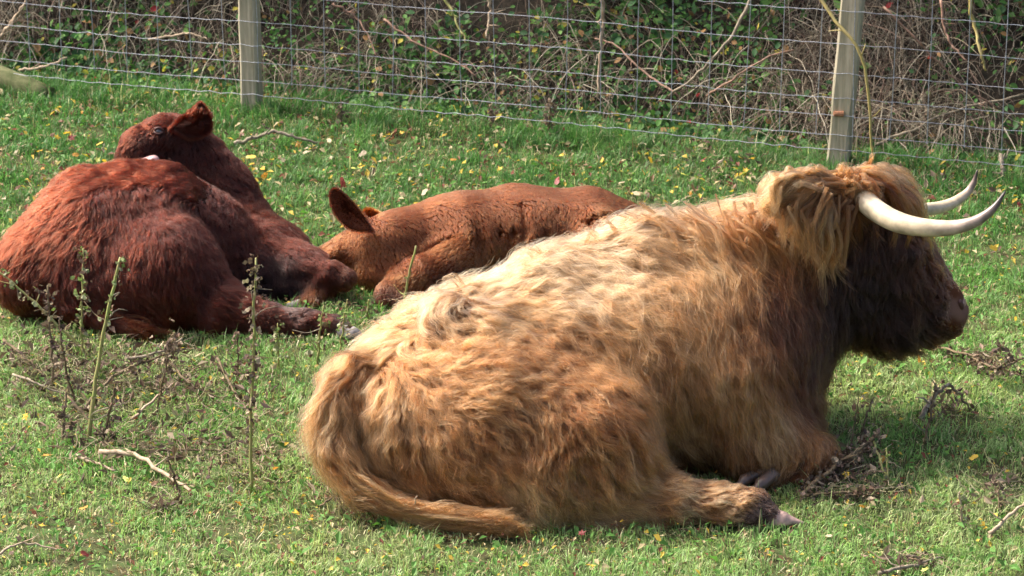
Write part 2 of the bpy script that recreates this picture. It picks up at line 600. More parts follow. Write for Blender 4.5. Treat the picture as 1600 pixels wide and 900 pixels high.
def dark_calf_body():
    b = Body()
    b.chain([(62, 420, 10.80, 66), (140, 392, 10.88, 98), (240, 378, 10.98, 102), (310, 400, 11.05, 88), (360, 430, 11.05, 70)], 0.08)
    b.chain([(60, 390, 10.9, 34), (130, 310, 11.0, 34), (200, 290, 11.05, 26), (260, 292, 11.08, 24), (330, 340, 11.1, 30)], 0.08)
    # near haunch, shank and cannon
    b.chain([(150, 430, 10.78, 88), (260, 430, 10.74, 84), (340, 478, 10.66, 44)], 0.05)
    b.chain([(345, 485, 10.62, 36), (420, 502, 10.60, 25), (480, 506, 10.58, 20), (520, 514, 10.57, 19), (535, 519, 10.56, 15)], 0.03)
    b.chain([(40, 440, 10.76, 40), (120, 470, 10.72, 28)], 0.04)
    # shoulder, chest and folded fore leg
    b.chain([(360, 380, 11.25, 62), (420, 405, 11.15, 58), (475, 428, 11.0, 37), (500, 453, 10.93, 22)], 0.05)
    b.chain([(400, 440, 11.0, 50), (450, 455, 10.98, 34)], 0.05)
    b.chain([(501, 458, 10.91, 18), (482, 474, 10.86, 12), (455, 482, 10.84, 11)], 0.02)
    # far knee that shows beyond
    b.chain([(470, 418, 10.98, 24), (520, 430, 10.92, 18), (541, 436, 10.90, 16)], 0.02)
    # neck folded back and head on the flank
    b.chain([(380, 370, 11.28, 56), (345, 300, 11.38, 48), (305, 252, 11.42, 48)], 0.05)
    b.chain([(288, 218, 11.42, 36), (255, 216, 11.38, 34), (218, 232, 11.34, 28), (206, 246, 11.32, 24)], 0.03)
    b.chain([(270, 250, 11.38, 38), (240, 252, 11.34, 24)], 0.03)
    b.chain([(283, 198, 11.36, 12), (300, 192, 11.34, 13), (314, 188, 11.33, 14)], 0.02)
    b.chain([(305, 182, 11.32, 12), (312, 176, 11.31, 8)], 0.015)
    b.lump = .006
    # tail
    b.chain([(40, 440, 10.7, 16), (110, 480, 10.62, 11), (170, 500, 10.56, 9), (225, 516, 10.53, 7)], 0.02)
    return b


def light_calf_body():
    b = Body()
    b.chain([(660, 385, 11.22, 56), (720, 385, 11.24, 76), (820, 385, 11.30, 82), (920, 390, 11.34, 80), (985, 400, 11.34, 66)], 0.07)
    b.chain([(700, 340, 11.32, 22), (800, 322, 11.38, 20), (920, 326, 11.42, 20), (980, 345, 11.42, 22)], 0.08)
    b.chain([(940, 390, 11.2, 54), (1010, 430, 11.1, 50)], 0.05)
    # shoulder and folded near fore leg
    b.chain([(735, 385, 11.15, 46), (700, 420, 11.04, 44), (650, 440, 10.95, 36), (612, 462, 10.88, 25)], 0.035)
    b.chain([(610, 466, 10.86, 23), (660, 488, 10.80, 15), (700, 492, 10.78, 14)], 0.02)
    # neck
    b.chain([(680, 375, 11.24, 56), (620, 384, 11.16, 50), (590, 392, 11.1, 46)], 0.05)
    b.chain([(660, 410, 11.15, 42), (600, 425, 11.05, 36)], 0.04)
    # head
    b.chain([(578, 388, 11.12, 41), (548, 400, 11.12, 35), (515, 412, 11.12, 27), (488, 420, 11.12, 22)], 0.03)
    b.chain([(592, 420, 11.06, 33), (570, 432, 11.04, 22)], 0.03)
    b.chain([(530, 393, 11.06, 10), (514, 402, 11.06, 9)], 0.015)
    # creases : behind the shoulder, skin folds along the ribs, between fore leg and neck, at the cheek
    b.cut([(746, 332, 11.12, 6), (753, 380, 11.05, 11), (760, 425, 11.0, 14)], 0.025)
    for x, r, a, c in ((774, 2.2, 330, 400), (797, 1.6, 345, 385), (815, 2.2, 325, 395), (846, 1.6, 340, 400), (872, 1.8, 330, 370)):
        b.cut([(x, a, 11.21, r), (x + 6, (a + c) / 2, 11.125, r * 1.2), (x - 2, c, 11.1, r * 1.2)], 0.03)
    b.cut([(628, 418, 10.98, 7), (672, 388, 11.03, 8), (716, 372, 11.07, 4)], 0.02)
    b.cut([(896, 396, 11.18, 9), (922, 352, 11.19, 9), (960, 332, 11.24, 4)], 0.02)
    b.cut([(556, 400, 11.04, 3), (558, 430, 11.02, 4)], 0.012)
    return b


def field_normals(b, V):
    return b.grad(V)

# ------------------------------------------------------------------ coats
PAL = {
    'fair': (0.38, 0.20, 0.09),
    'cream': (0.32, 0.170, 0.082), 'pale': (0.27, 0.128, 0.052), 'tan': (0.225, 0.094, 0.034), 'ginger': (0.175, 0.068, 0.023),
    'rust': (0.105, 0.034, 0.011), 'brown': (0.050, 0.017, 0.008), 'dark': (0.030, 0.0125, 0.008), 'black': (0.0165, 0.0085, 0.0065),
    'red': (0.042, 0.0068, 0.0026), 'red2': (0.060, 0.0098, 0.0034), 'maroon': (0.033, 0.0056, 0.0028), 'deep': (0.013, 0.0037, 0.003),
    'orange': (0.140, 0.037, 0.010), 'orange2': (0.112, 0.026, 0.007), 'light': (0.18, 0.060, 0.018), 'umber': (0.075, 0.024, 0.013),
    'grey': (0.09, 0.055, 0.045), 'pink': (0.26, 0.14, 0.105),
}

COW_GUIDES = [
    # px, py, dx, dy, length, lift, colour, wave
    # rump top
    (570, 560, -3, 2, .10, .35, 'tan', .004), (610, 530, -2, 1, .10, .3, 'pale', .005), (650, 500, -1, -.2, .10, .3, 'pale', .006),
    (700, 470, -1, .3, .10, .3, 'cream', .006), (740, 450, 1, .1, .10, .3, 'cream', .006), (800, 430, 1, .1, .11, .3, 'cream', .006),
    (860, 405, 1, .1, .12, .3, 'cream', .006), (920, 380, 1, 0, .13, .3, 'cream', .006), (980, 360, 1, -.2, .14, .3, 'cream', .007),
    (1040, 355, 1, .2, .15, .3, 'pale', .006), (1100, 345, 1, .35, .15, .3, 'tan', .006), (1160, 340, 1, .6, .14, .35, 'tan', .005),
    (1195, 335, 1, .9, .13, .3, 'tan', .005),
    # upper flank, whorls behind the hip
    (690, 500, 1, 1.5, .10, .4, 'tan', .007), (740, 500, 1, .6, .10, .35, 'pale', .008), (790, 480, 1, .2, .11, .35, 'pale', .008),
    (850, 460, 1, .3, .12, .35, 'cream', .008), (920, 430, 1, .3, .13, .3, 'cream', .008), (1000, 410, 1, .6, .14, .3, 'pale', .007),
    (1060, 400, 1, 1, .15, .3, 'pale', .006), (1120, 400, 1, 1.4, .15, .28, 'tan', .006), (1170, 400, .7, 1.5, .14, .25, 'rust', .005),
    (630, 570, .6, 1, .10, .35, 'tan', .007), (680, 560, 1, .8, .10, .35, 'tan', .009), (740, 560, 1.5, .4, .10, .35, 'ginger', .010),
    (800, 540, 1.5, .2, .10, .35, 'ginger', .010), (850, 540, 1, .6, .11, .3, 'ginger', .009), (900, 520, 1, .7, .12, .3, 'tan', .008),
    (960, 500, 1, .9, .13, .3, 'pale', .008), (1020, 480, 1, 1.2, .14, .25, 'tan', .007), (1080, 470, 1, 1.8, .14, .3, 'tan', .006),
    (1140, 470, .6, 1.6, .13, .25, 'ginger', .006), (1190, 450, .5, 2, .13, .2, 'brown', .005),
    # middle flank
    (930, 570, .8, 1, .12, .3, 'tan', .007), (1000, 560, .8, 1.3, .13, .25, 'tan', .007), (1060, 560, .6, 1.5, .13, .3, 'tan', .007),
    (1110, 560, .5, 1.8, .13, .25, 'pale', .006), (1150, 560, .4, 2, .13, .25, 'tan', .005), (1200, 540, .5, 2, .12, .2, 'rust', .005),
    (1000, 640, .8, 1.6, .11, .25, 'tan', .006), (1060, 640, .7, 1.5, .11, .3, 'pale', .006), (1110, 640, .8, 1.8, .12, .25, 'ginger', .006),
    (1160, 630, .4, 2, .12, .25, 'pale', .005), (1200, 640, .6, 1.8, .11, .2, 'pale', .005), (1240, 665, .8, 1.6, .10, .2, 'tan', .005),
    (1060, 710, 1, 1, .06, .2, 'rust', .004), (1120, 710, .5, 1.5, .08, .2, 'rust', .005), (1170, 695, .4, 1.8, .05, .2, 'ginger', .004),
    (1225, 705, .6, 1.2, .07, .2, 'tan', .003), (1275, 710, .5, 1.2, .05, .25, 'ginger', .003), (1240, 735, -1, .4, .03, .2, 'rust', .002),
    # thigh
    (600, 640, .1, 1, .11, .3, 'pale', .007), (620, 700, .4, 1, .12, .3, 'tan', .007), (660, 640, .6, 1, .11, .3, 'tan', .008),
    (680, 700, .6, 1.2, .12, .3, 'tan', .008), (730, 620, 1.2, .6, .10, .3, 'tan', .009), (740, 690, .8, 1.2, .11, .3, 'ginger', .008),
    (800, 620, 1.2, .3, .09, .3, 'tan', .009), (800, 690, .8, .8, .08, .35, 'tan', .006), (860, 600, 1, .2, .09, .3, 'ginger', .009),
    (860, 660, .6, 1, .07, .45, 'ginger', .005), (900, 640, .8, 1, .09, .4, 'ginger', .005), (930, 690, .7, 1, .10, .35, 'tan', .005),
    (960, 650, .8, 1, .12, .3, 'ginger', .005), (720, 760, .8, .9, .11, .3, 'tan', .008), (800, 750, .8, 1, .13, .3, 'fair', .010),
    (870, 730, .4, 1, .08, .35, 'tan', .008), (880, 790, .5, 1, .13, .3, 'fair', .009), (950, 760, .6, 1, .11, .3, 'pale', .007),
    (980, 800, 1, .5, .08, .25, 'tan', .006), (1010, 775, 1.5, .4, .06, .2, 'tan', .004), (1070, 785, 1.5, .2, .04, .2, 'fair', .003),
    (1130, 785, 1.5, .1, .03, .2, 'fair', .002), (1165, 785, 1.5, .2, .02, .2, 'pale', .001), (1172, 805, 1, .5, .012, .2, 'grey', .001), (1190, 800, 1, .3, .008, .2, 'grey', .0), (1100, 800, 1.5, .1, .03, .2, 'tan', .002),
    # tail
    (545, 585, -1, 1, .10, .35, 'tan', .006), (515, 630, -.4, 1.4, .11, .35, 'pale', .006), (510, 680, -.1, 1.4, .12, .35, 'tan', .006),
    (530, 720, .6, 1.2, .11, .3, 'tan', .006), (580, 765, 1, .6, .09, .2, 'tan', .005), (625, 790, 1, .3, .08, .15, 'tan', .005),
    # neck
    (1215, 350, .6, 1, .13, .3, 'ginger', .005), (1240, 400, .4, 1.6, .14, .25, 'brown', .005), (1240, 470, .3, 2, .13, .2, 'brown', .004),
    (1230, 550, .3, 2, .12, .2, 'brown', .004), (1260, 520, .1, 2, .11, .2, 'dark', .004), (1260, 590, .2, 2, .11, .2, 'brown', .004),
    (1275, 450, 0, 2, .10, .2, 'dark', .004), (1290, 520, 0, 2, .09, .2, 'dark', .003), (1262, 620, .1, 1.5, .10, .2, 'brown', .004),
    # head
    (1310, 300, -.4, .6, .06, .3, 'ginger', .005), (1345, 285, .2, .6, .06, .4, 'ginger', .006), (1385, 300, .8, .6, .06, .35, 'ginger', .006),
    (1330, 370, -.1, 1, .10, .25, 'dark', .004), (1320, 430, -.1, 1, .10, .25, 'black', .003), (1320, 510, 0, 1, .09, .28, 'black', .003),
    (1360, 430, 0, 1, .09, .28, 'black', .004), (1370, 490, .1, 1, .09, .28, 'dark', .004), (1350, 535, .1, 1, .075, .3, 'black', .003),
    (1390, 360, .1, 1, .075, .3, 'dark', .004), (1410, 390, .3, 1, .075, .3, 'dark', .004), (1440, 410, .5, 1, .035, .25, 'brown', .003),
    (1425, 450, .3, 1, .075, .3, 'dark', .004), (1420, 500, .3, 1, .06, .3, 'black', .003), (1410, 530, .4, 1, .06, .3, 'black', .003),
    (1460, 440, .6, 1, .03, .3, 'brown', .003), (1465, 480, .6, .6, .015, .2, 'dark', .001), (1455, 515, .6, .4, .018, .2, 'dark', .001),
    (1490, 475, .6, .5, .003, .2, 'pink', .0), (1488, 508, .5, .4, .006, .2, 'rust', .0), (1475, 520, .5, .4, .012, .2, 'dark', .0), (1500, 490, .6, .5, .002, .1, 'pink', .0), (1492, 460, .6, .5, .005, .1, 'rust', .0),
    # ear
    (1300, 325, -.6, .6, .06, .3, 'ginger', .004), (1265, 305, -1, .4, .09, .5, 'tan', .006), (1230, 295, -1, .5, .10, .6, 'pale', .006), (1262, 325, -.5, 1, .11, .4, 'tan', .006),
]

DARK_CALF_GUIDES = [
    (30, 400, -.6, .9, .055, .4, 'red2', .003), (60, 340, -.8, .5, .055, .45, 'red2', .003), (110, 290, -1, .3, .055, .5, 'red2', .003), (170, 270, -1, .1, .055, .5, 'red2', .003),  # red2 along the back and ear paints the sunlit rim into the coat
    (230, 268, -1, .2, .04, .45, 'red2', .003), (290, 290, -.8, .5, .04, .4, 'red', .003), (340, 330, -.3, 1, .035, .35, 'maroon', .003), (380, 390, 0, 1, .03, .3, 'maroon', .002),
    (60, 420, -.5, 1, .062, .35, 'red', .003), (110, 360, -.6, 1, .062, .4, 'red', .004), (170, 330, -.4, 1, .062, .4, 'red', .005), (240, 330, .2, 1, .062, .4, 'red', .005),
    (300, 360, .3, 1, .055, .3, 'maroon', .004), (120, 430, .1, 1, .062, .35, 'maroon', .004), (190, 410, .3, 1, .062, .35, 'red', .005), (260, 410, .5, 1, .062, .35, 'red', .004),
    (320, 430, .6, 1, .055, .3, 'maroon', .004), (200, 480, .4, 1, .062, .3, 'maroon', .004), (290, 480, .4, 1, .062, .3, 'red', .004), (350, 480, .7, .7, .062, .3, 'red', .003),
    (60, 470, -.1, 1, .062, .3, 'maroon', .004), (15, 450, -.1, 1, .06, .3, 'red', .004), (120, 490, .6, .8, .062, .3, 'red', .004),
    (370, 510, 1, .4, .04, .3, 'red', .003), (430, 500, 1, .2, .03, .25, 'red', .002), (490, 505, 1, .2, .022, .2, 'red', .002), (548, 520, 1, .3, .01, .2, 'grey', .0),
    (390, 340, .7, 1, .04, .35, 'red', .003), (440, 375, .8, .9, .04, .35, 'red', .003), (490, 410, .7, .8, .035, .35, 'red', .003), (515, 440, .4, 1, .03, .3, 'red', .002), (430, 420, .3, 1, .04, .3, 'deep', .003),  # deep paints the shade on chest and shoulder into the coat
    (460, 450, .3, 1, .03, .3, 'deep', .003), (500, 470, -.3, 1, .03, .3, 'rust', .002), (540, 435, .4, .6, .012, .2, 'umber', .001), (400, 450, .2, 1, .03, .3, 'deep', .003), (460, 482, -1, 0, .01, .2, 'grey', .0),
    (350, 290, .6, .8, .035, .3, 'maroon', .002), (320, 240, .4, .9, .03, .3, 'maroon', .002), (290, 225, .2, 1, .022, .25, 'maroon', .002), (260, 230, -.3, 1, .016, .2, 'maroon', .001),
    (250, 190, -.8, -.2, .018, .3, 'red', .002), (215, 195, -1, .2, .022, .5, 'red', .002), (195, 225, -1, .4, .02, .5, 'red', .002), (225, 225, -.8, .8, .015, .25, 'maroon', .002), (280, 185, -.5, -.6, .022, .4, 'red', .002),
    (305, 180, .2, -1, .03, .5, 'red2', .002), (318, 195, 1, .3, .025, .5, 'maroon', .002), (313, 172, .2, -1, .03, .5, 'red2', .002), (195, 245, -.8, .6, .012, .3, 'red', .001),
    (150, 500, 1, .4, .06, .3, 'red', .005), (210, 515, 1, .3, .06, .3, 'orange2', .005),
]

LIGHT_CALF_GUIDES = [
    (660, 325, 1, -.2, .02, .45, 'orange2', .002), (720, 308, 1, -.1, .018, .4, 'orange2', .001), (800, 302, 1, 0, .015, .35, 'orange2', .001), (900, 304, 1, .1, .015, .35, 'orange2', .001), (975, 325, 1, .3, .016, .35, 'orange', .001),
    (620, 340, 1, -.2, .02, .45, 'orange2', .002), (640, 370, .6, .8, .018, .25, 'orange', .001), (700, 350, .5, 1, .018, .25, 'orange', .001), (770, 350, .2, 1, .02, .3, 'orange', .003), (840, 350, .1, 1, .022, .35, 'orange', .004),
    (900, 350, 0, 1, .022, .35, 'orange', .004), (960, 345, .3, 1, .02, .25, 'light', .002), (780, 400, .1, 1, .022, .3, 'light', .004), (850, 390, .1, 1, .022, .35, 'light', .004), (940, 380, 0, 1, .02, .3, 'orange', .003),
    (720, 385, -.6, .6, .018, .2, 'light', .001), (680, 410, -1, .6, .014, .2, 'orange', .001), (640, 440, -1, .7, .012, .2, 'light', .001), (605, 470, -.2, 1, .01, .2, 'umber', .0), (650, 480, 1, .2, .01, .2, 'umber', .0), (700, 440, -.4, 1, .015, .2, 'umber', .001),
    (600, 360, .4, 1, .02, .25, 'orange', .001), (580, 385, .2, 1, .016, .2, 'light', .001), (600, 420, .3, 1, .022, .3, 'orange', .002), (590, 445, .3, 1, .02, .3, 'light', .002), (560, 360, .2, 1, .014, .2, 'orange', .001),
    (540, 385, -.5, .8, .010, .2, 'orange', .0), (510, 400, -.8, .5, .009, .2, 'orange', .0), (490, 405, -1, .3, .008, .2, 'light', .0), (555, 420, -.1, 1, .012, .2, 'light', .001), (525, 420, -.4, .8, .008, .2, 'light', .0),
    (640, 415, .5, 1, .018, .2, 'orange', .001),
]


def coat(parent, body, rows, n_par, n_child, mat, skin, r0=.0006, r1=.0003, top=None, seg=9, res=0.016, **kw):
    V, Q = body.surface(res)
    VN = body.grad(V)
    G = guide_table(body, rows, PAL)
    _, a = field(G, V)
    bo = mesh_np('body', V, Q, skin, parent, cols=np.clip(a[:, 2:5], 0, 1))
    P, col, ln = grow_coat(body, V, Q, VN, G, n_par, n_child, seg=seg, **kw)
    if top:
        # longer, wavier locks that lie over the dense coat
        tp, tc, lm, wm, jit, cl = top
        GA = G[2].copy(); GA[:, 0] *= lm; GA[:, 1] = GA[:, 1] * 1.0 + .05; GA[:, 5] = GA[:, 5] * wm + .001; GA[:, 2:5] *= 1.12
        k2 = dict(kw); k2.update(clump=cl, jitter=jit, freq=(1.2, 3.0), fly=.03, colvar=.3)
        P2, col2, ln2 = grow_coat(body, V, Q, VN, (G[0], G[1], GA), tp, tc, seg=seg, **k2)
        P = np.concatenate([P, P2]); col = np.concatenate([col, col2]); ln = np.concatenate([ln, ln2 / lm])
    keep = ln > 0.006
    curves_np('coat', P[keep], taper(keep.sum(), seg, r0, r1), mat, parent, col[keep])
    return bo

# ------------------------------------------------------------------ numpy helpers for scattered growth
def vnoise(x, y, s, seed=0):
    """cheap smooth 2-d noise 0..1"""
    r = np.random.default_rng(seed)
    T = r.random((64, 64))
    u, v = x * s + 17.3, y * s + 9.1
    i, j = np.floor(u).astype(int), np.floor(v).astype(int)
    a, b = u - i, v - j
    a = a * a * (3 - 2 * a); b = b * b * (3 - 2 * b)
    i0, j0, i1, j1 = i % 64, j % 64, (i + 1) % 64, (j + 1) % 64
    return (T[i0, j0] * (1 - a) + T[i1, j0] * a) * (1 - b) + (T[i0, j1] * (1 - a) + T[i1, j1] * a) * b


def fbm(x, y, s, seed=0):
    return 0.5 * vnoise(x, y, s, seed) + 0.3 * vnoise(x, y, s * 2.1, seed + 1) + 0.2 * vnoise(x, y, s * 4.3, seed + 2)


def ground_z(x, y):
    return -0.012 * fbm(x, y, 3.0, 40) - 0.001


# fence line on the ground
FP1 = gnd(388, 176); FP2 = gnd(1310, 262)
FDIR = (FP2 - FP1); FLEN = np.linalg.norm(FDIR[:2]); FDIR = FDIR / FLEN
FNRM = np.array((-FDIR[1], FDIR[0], 0.0))      # away from the camera


def fence_y(x):
    return FP1[1] + (x - FP1[0]) * FDIR[1] / FDIR[0]


# ------------------------------------------------------------------ field
def ground():
    xs = np.concatenate([[-400, -60, -15, -8], np.arange(-5, 5.01, 0.1), [8, 15, 60, 400]])
    ys = np.concatenate([[-60, -10, 0, 4], np.arange(6, 17.01, 0.1), [20, 30, 80, 600]])
    X, Y = np.meshgrid(xs, ys, indexing='ij')
    Z = ground_z(X, Y)
    V = np.stack([X, Y, Z], -1).reshape(-1, 3)
    nx, ny = len(xs), len(ys)
    i, j = np.meshgrid(np.arange(nx - 1), np.arange(ny - 1), indexing='ij')
    a = (i * ny + j).ravel()
    Fq = np.stack([a, a + ny, a + ny + 1, a + 1], -1)
    m = simple_mat('turf_soil', (0.06, 0.095, 0.03), rough=0.95, scale=14, bump=0.8, col2=(0.05, 0.04, 0.022), spec=0.1, bump_dist=0.01)
    tag(mesh_np('ground', V, Fq, m), kind='structure')


GRASS = leafy_mat('grass_blade', trans=0.42, rough=0.45, spec=0.4)
LEAF = leafy_mat('leaf', trans=0.35, rough=0.6, spec=0.25)
STRAW = leafy_mat('straw', trans=0.2, rough=0.7, spec=0.2)


def blades(x, y, z0, L, W, lean, az, col, curl=0.6):
    """arrays -> blade mesh, 5 vertices and 3 triangles each"""
    n = len(x)
    base = np.stack([x, y, z0], -1)
    d = np.stack([np.cos(az), np.sin(az), np.zeros(n)], -1)
    fa = az + RNG.uniform(0.9, 2.2, n)
    s = np.stack([np.cos(fa), np.sin(fa), np.zeros(n)], -1)
    up = np.array((0, 0, 1.0))
    mid = base + (d * np.sin(lean * 0.5)[:, None] + up * np.cos(lean * 0.5)[:, None]) * (L * 0.5)[:, None]
    l2 = lean * (1 + curl)
    tip = mid + (d * np.sin(l2)[:, None] + up * np.cos(l2)[:, None]) * (L * 0.5)[:, None]
    tip[:, 2] = np.maximum(tip[:, 2], 0.002)
    w = (W * 0.5)[:, None]
    V = np.stack([base - s * w, base + s * w, mid + s * w * 0.85, mid - s * w * 0.85, tip], 1).reshape(-1, 3)
    b = (np.arange(n) * 5)[:, None]
    T = np.concatenate([b + np.array([[0, 1, 2]]), b + np.array([[0, 2, 3]]), b + np.array([[3, 2, 4]])], 1).reshape(-1, 3)
    cc = np.repeat(col, 5, axis=0).reshape(n, 5, 3)
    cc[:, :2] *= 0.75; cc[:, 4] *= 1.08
    return V, T, cc.reshape(-1, 3)


def grass():
    n1, n2 = 330000, 60000
    # where the photograph looks
    y = np.concatenate([RNG.uniform(8.35, 13.6, n1), RNG.uniform(6.8, 14.0, n2)])
    hw = 0.165 * (y + 1.5) + 0.12
    x = np.concatenate([RNG.uniform(-1, 1, n1) * hw[:n1], RNG.uniform(-3.4, 3.4, n2)])
    # uneven growth
    g1 = fbm(x, y, 1.7, 3); g2 = fbm(x, y, 7.0, 8); g3 = vnoise(x, y, 22.0, 12)
    keep = RNG.random(len(x)) < np.clip(0.40 + 2.1 * (g2 - 0.36) + 0.5 * (g3 - .5), 0.12, 1)
    keep &= y < fence_y(x) + 0.35 + 0.3 * g1
    x, y, g1, g2, g3 = x[keep], y[keep], g1[keep], g2[keep], g3[keep]
    n = len(x)
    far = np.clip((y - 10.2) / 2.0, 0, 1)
    L = (0.022 + 0.05 * np.clip(g2 - 0.25, 0, 1) * g3 + 0.016 * RNG.random(n)) * (1 + 0.5 * far * g1)
    tall = RNG.random(n) < 0.02 + 0.10 * np.clip(vnoise(x, y, 5.0, 66) - .72, 0, 1) * 4
    L = np.where(tall, L * 1.9, L)
    near_f = np.clip(1 - np.abs(fence_y(x) - y) / 0.35, 0, 1)
    L *= 1 + 1.3 * near_f * g3
    W = RNG.uniform(0.0020, 0.0042, n)
    lean = np.clip(RNG.normal(0.75, 0.42, n), 0.05, 1.4)
    # tufts comb the same way
    az = 6.283 * vnoise(x, y, 9.0, 21) * 1.6 + RNG.normal(0, 1.0, n)
    A = np.array((0.13, 0.33, 0.062)); B = np.array((0.31, 0.43, 0.16)); D = np.array((0.042, 0.15, 0.034)); S_ = np.array((0.56, 0.50, 0.29)); Rr = np.array((0.26, 0.17, 0.08))
    k = np.clip((g1 - 0.35) * 2.2, 0, 1)[:, None]
    col = A * k + B * (1 - k)
    kf = np.clip(far * 1.1 + (g3 - 0.5) * 0.6, 0, 1)[:, None]  # hedge shade put into the blade colour, darker green towards the fence
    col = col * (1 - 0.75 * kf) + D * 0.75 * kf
    r = RNG.random(n)
    wp = np.clip(vnoise(x, y, 2.6, 55) * 1.8 - .55, 0, 1)
    lft = np.clip((0.6 - x) / 1.5, 0, 1) * np.clip((10.6 - y) / 1.2, 0, 1)
    dry = (0.16 + 0.40 * np.clip((0.52 - g2) * 4, 0, 1) + .14 * lft) * (1 - 0.45 * far)
    col = np.where((r < dry * 0.75)[:, None], S_ * RNG.uniform(0.6, 1.1, (n, 1)), col)
    col = np.where(((r > dry * 0.75) & (r < dry * 1.1))[:, None], Rr, col)
    lean = np.where(r < dry, lean * 1.7, lean)
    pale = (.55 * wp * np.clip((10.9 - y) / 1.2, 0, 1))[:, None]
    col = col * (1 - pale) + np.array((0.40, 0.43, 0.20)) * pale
    col = col * np.exp(RNG.normal(0, 0.22, (n, 1)))
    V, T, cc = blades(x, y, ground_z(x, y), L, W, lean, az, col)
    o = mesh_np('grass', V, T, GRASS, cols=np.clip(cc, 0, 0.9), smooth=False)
    tag(o, 'short uneven green grass mixed with dry straw covering the field', 'grass', kind='stuff')
    # flat broad leaved plants, moss and crumbs of dead leaf between the blades
    n = 22000
    y = RNG.uniform(8.35, 13.4, n); x = RNG.uniform(-1, 1, n) * (0.165 * (y + 1.5) + 0.15)
    g = fbm(x, y, 4.0, 77)
    kind = RNG.random(n)
    green = kind < 0.45
    sz = np.where(green, RNG.uniform(0.006, 0.016, n), RNG.uniform(0.004, 0.011, n)) * (0.6 + g) * np.where((~green) & (y > 11.3), 1.5, 1.0)
    az = RNG.uniform(0, 6.283, n); ti = RNG.normal(0, 0.5, n)
    c, s = np.cos(az), np.sin(az)
    u = np.stack([c, s, np.sin(ti)], -1) * sz[:, None]
    w = np.stack([-s, c, RNG.normal(0, 0.4, n)], -1) * sz[:, None] * 0.55
    p = np.stack([x, y, ground_z(x, y) + RNG.uniform(0.008, 0.035, n)], -1)
    lift = np.array((0, 0, 1.0)) * (sz * 0.35)[:, None]
    V = np.stack([p - u, p + w + lift, p + u, p - w + lift], 1).reshape(-1, 3)
    b = (np.arange(n) * 4)[:, None]
    T = np.concatenate([b + np.array([[0, 1, 2]]), b + np.array([[0, 2, 3]])], 1).reshape(-1, 3)
    palette = np.array([(0.45, 0.36, 0.20), (0.20, 0.12, 0.06), (0.55, 0.38, 0.06), (0.10, 0.06, 0.04), (0.30, 0.25, 0.14), (0.16, 0.05, 0.03)])
    pc = palette[RNG.integers(0, 6, n)]
    col = np.where(green[:, None], np.array((0.09, 0.20, 0.04)) * RNG.uniform(0.7, 1.4, (n, 1)), pc)
    o = mesh_np('ground_litter', V, T, LEAF, cols=np.repeat(col, 4, 0), smooth=False)
    tag(o, 'small weeds and crumbs of dead leaf scattered through the grass', 'leaf litter', kind='stuff')


# ------------------------------------------------------------------ fallen leaves, each its own thing
def leaf_mesh(kind, seed, size=1.0):
    r = random.Random(seed)
    if kind == 'lobed':
        n = 5; pts = []
        angs = [-115, -60, 0, 60, 115]
        for q, a in enumerate(angs):
            rad = (0.6, 0.85, 1.0, 0.85, 0.6)[q] * r.uniform(0.85, 1.1)
            pts.append((rad, a)); 
            if q < 4: pts.append((0.42, (a + angs[q + 1]) / 2))
        pts.append((0.25, 175)); 
    else:
        pts = [(0.62 + 0.38 * math.cos(math.radians(a)) ** 2 if abs(a) < 90 else 0.6, a) for a in range(-150, 180, 30)]
        pts = [(rr * (0.55 + 0.45 * abs(math.cos(math.radians(a)))), a) for rr, a in pts]
    V = [(0, 0, 0.12)]
    cx = r.uniform(-.5, .5); cy = r.uniform(-.5, .5)
    for rad, a in pts:
        x, y = rad * math.cos(math.radians(a)), rad * math.sin(math.radians(a))
        V.append((x, y, 0.25 * (cx * x * x + cy * y * y) + r.uniform(-.05, .12) + 0.18 * abs(y)))
    k = len(V)
    F = [(0, i, i + 1 if i + 1 < k else 1) for i in range(1, k)]
    # stalk
    V += [(-0.25, -0.03, 0.1), (-0.25, 0.03, 0.1), (-0.95, 0.015, 0.02), (-0.95, -0.015, 0.02)]
    F.append((k, k + 1, k + 2, k + 3))
    me = bpy.data.meshes.new('fallen_leaf')
    me.from_pydata([tuple(c * size for c in v) for v in V], [], F)
    return me


LEAF_COLS = {
    'bright yellow': (0.72, 0.50, 0.05), 'pale buff': (0.50, 0.42, 0.25), 'orange yellow': (0.66, 0.33, 0.05), 'dull brown': (0.22, 0.12, 0.06),
    'dark red': (0.26, 0.04, 0.03), 'yellow green': (0.50, 0.55, 0.10),
}


def leaf_colour_mat(name, col):
    m, N, L = new_mat(name)
    out = N.new('ShaderNodeOutputMaterial'); b = N.new('ShaderNodeBsdfPrincipled'); b.inputs['Roughness'].default_value = 0.55
    nz = N.new('ShaderNodeTexNoise'); nz.inputs['Scale'].default_value = 120
    tc = N.new('ShaderNodeTexCoord'); L.new(tc.outputs['Object'], nz.inputs['Vector'])
    cr = N.new('ShaderNodeValToRGB')
    cr.color_ramp.elements[0].position = .35; cr.color_ramp.elements[0].color = (col[0] * .45, col[1] * .35, col[2] * .5, 1)
    cr.color_ramp.elements[1].position = .55; cr.color_ramp.elements[1].color = (*col, 1)
    L.new(nz.outputs['Fac'], cr.inputs[0]); L.new(cr.outputs[0], b.inputs['Base Color'])
    tl = N.new('ShaderNodeBsdfTranslucent'); L.new(cr.outputs[0], tl.inputs[0])
    mx = N.new('ShaderNodeMixShader'); mx.inputs[0].default_value = 0.35
    L.new(b.outputs[0], mx.inputs[1]); L.new(tl.outputs[0], mx.inputs[2]); L.new(mx.outputs[0], out.inputs[0])
    return m


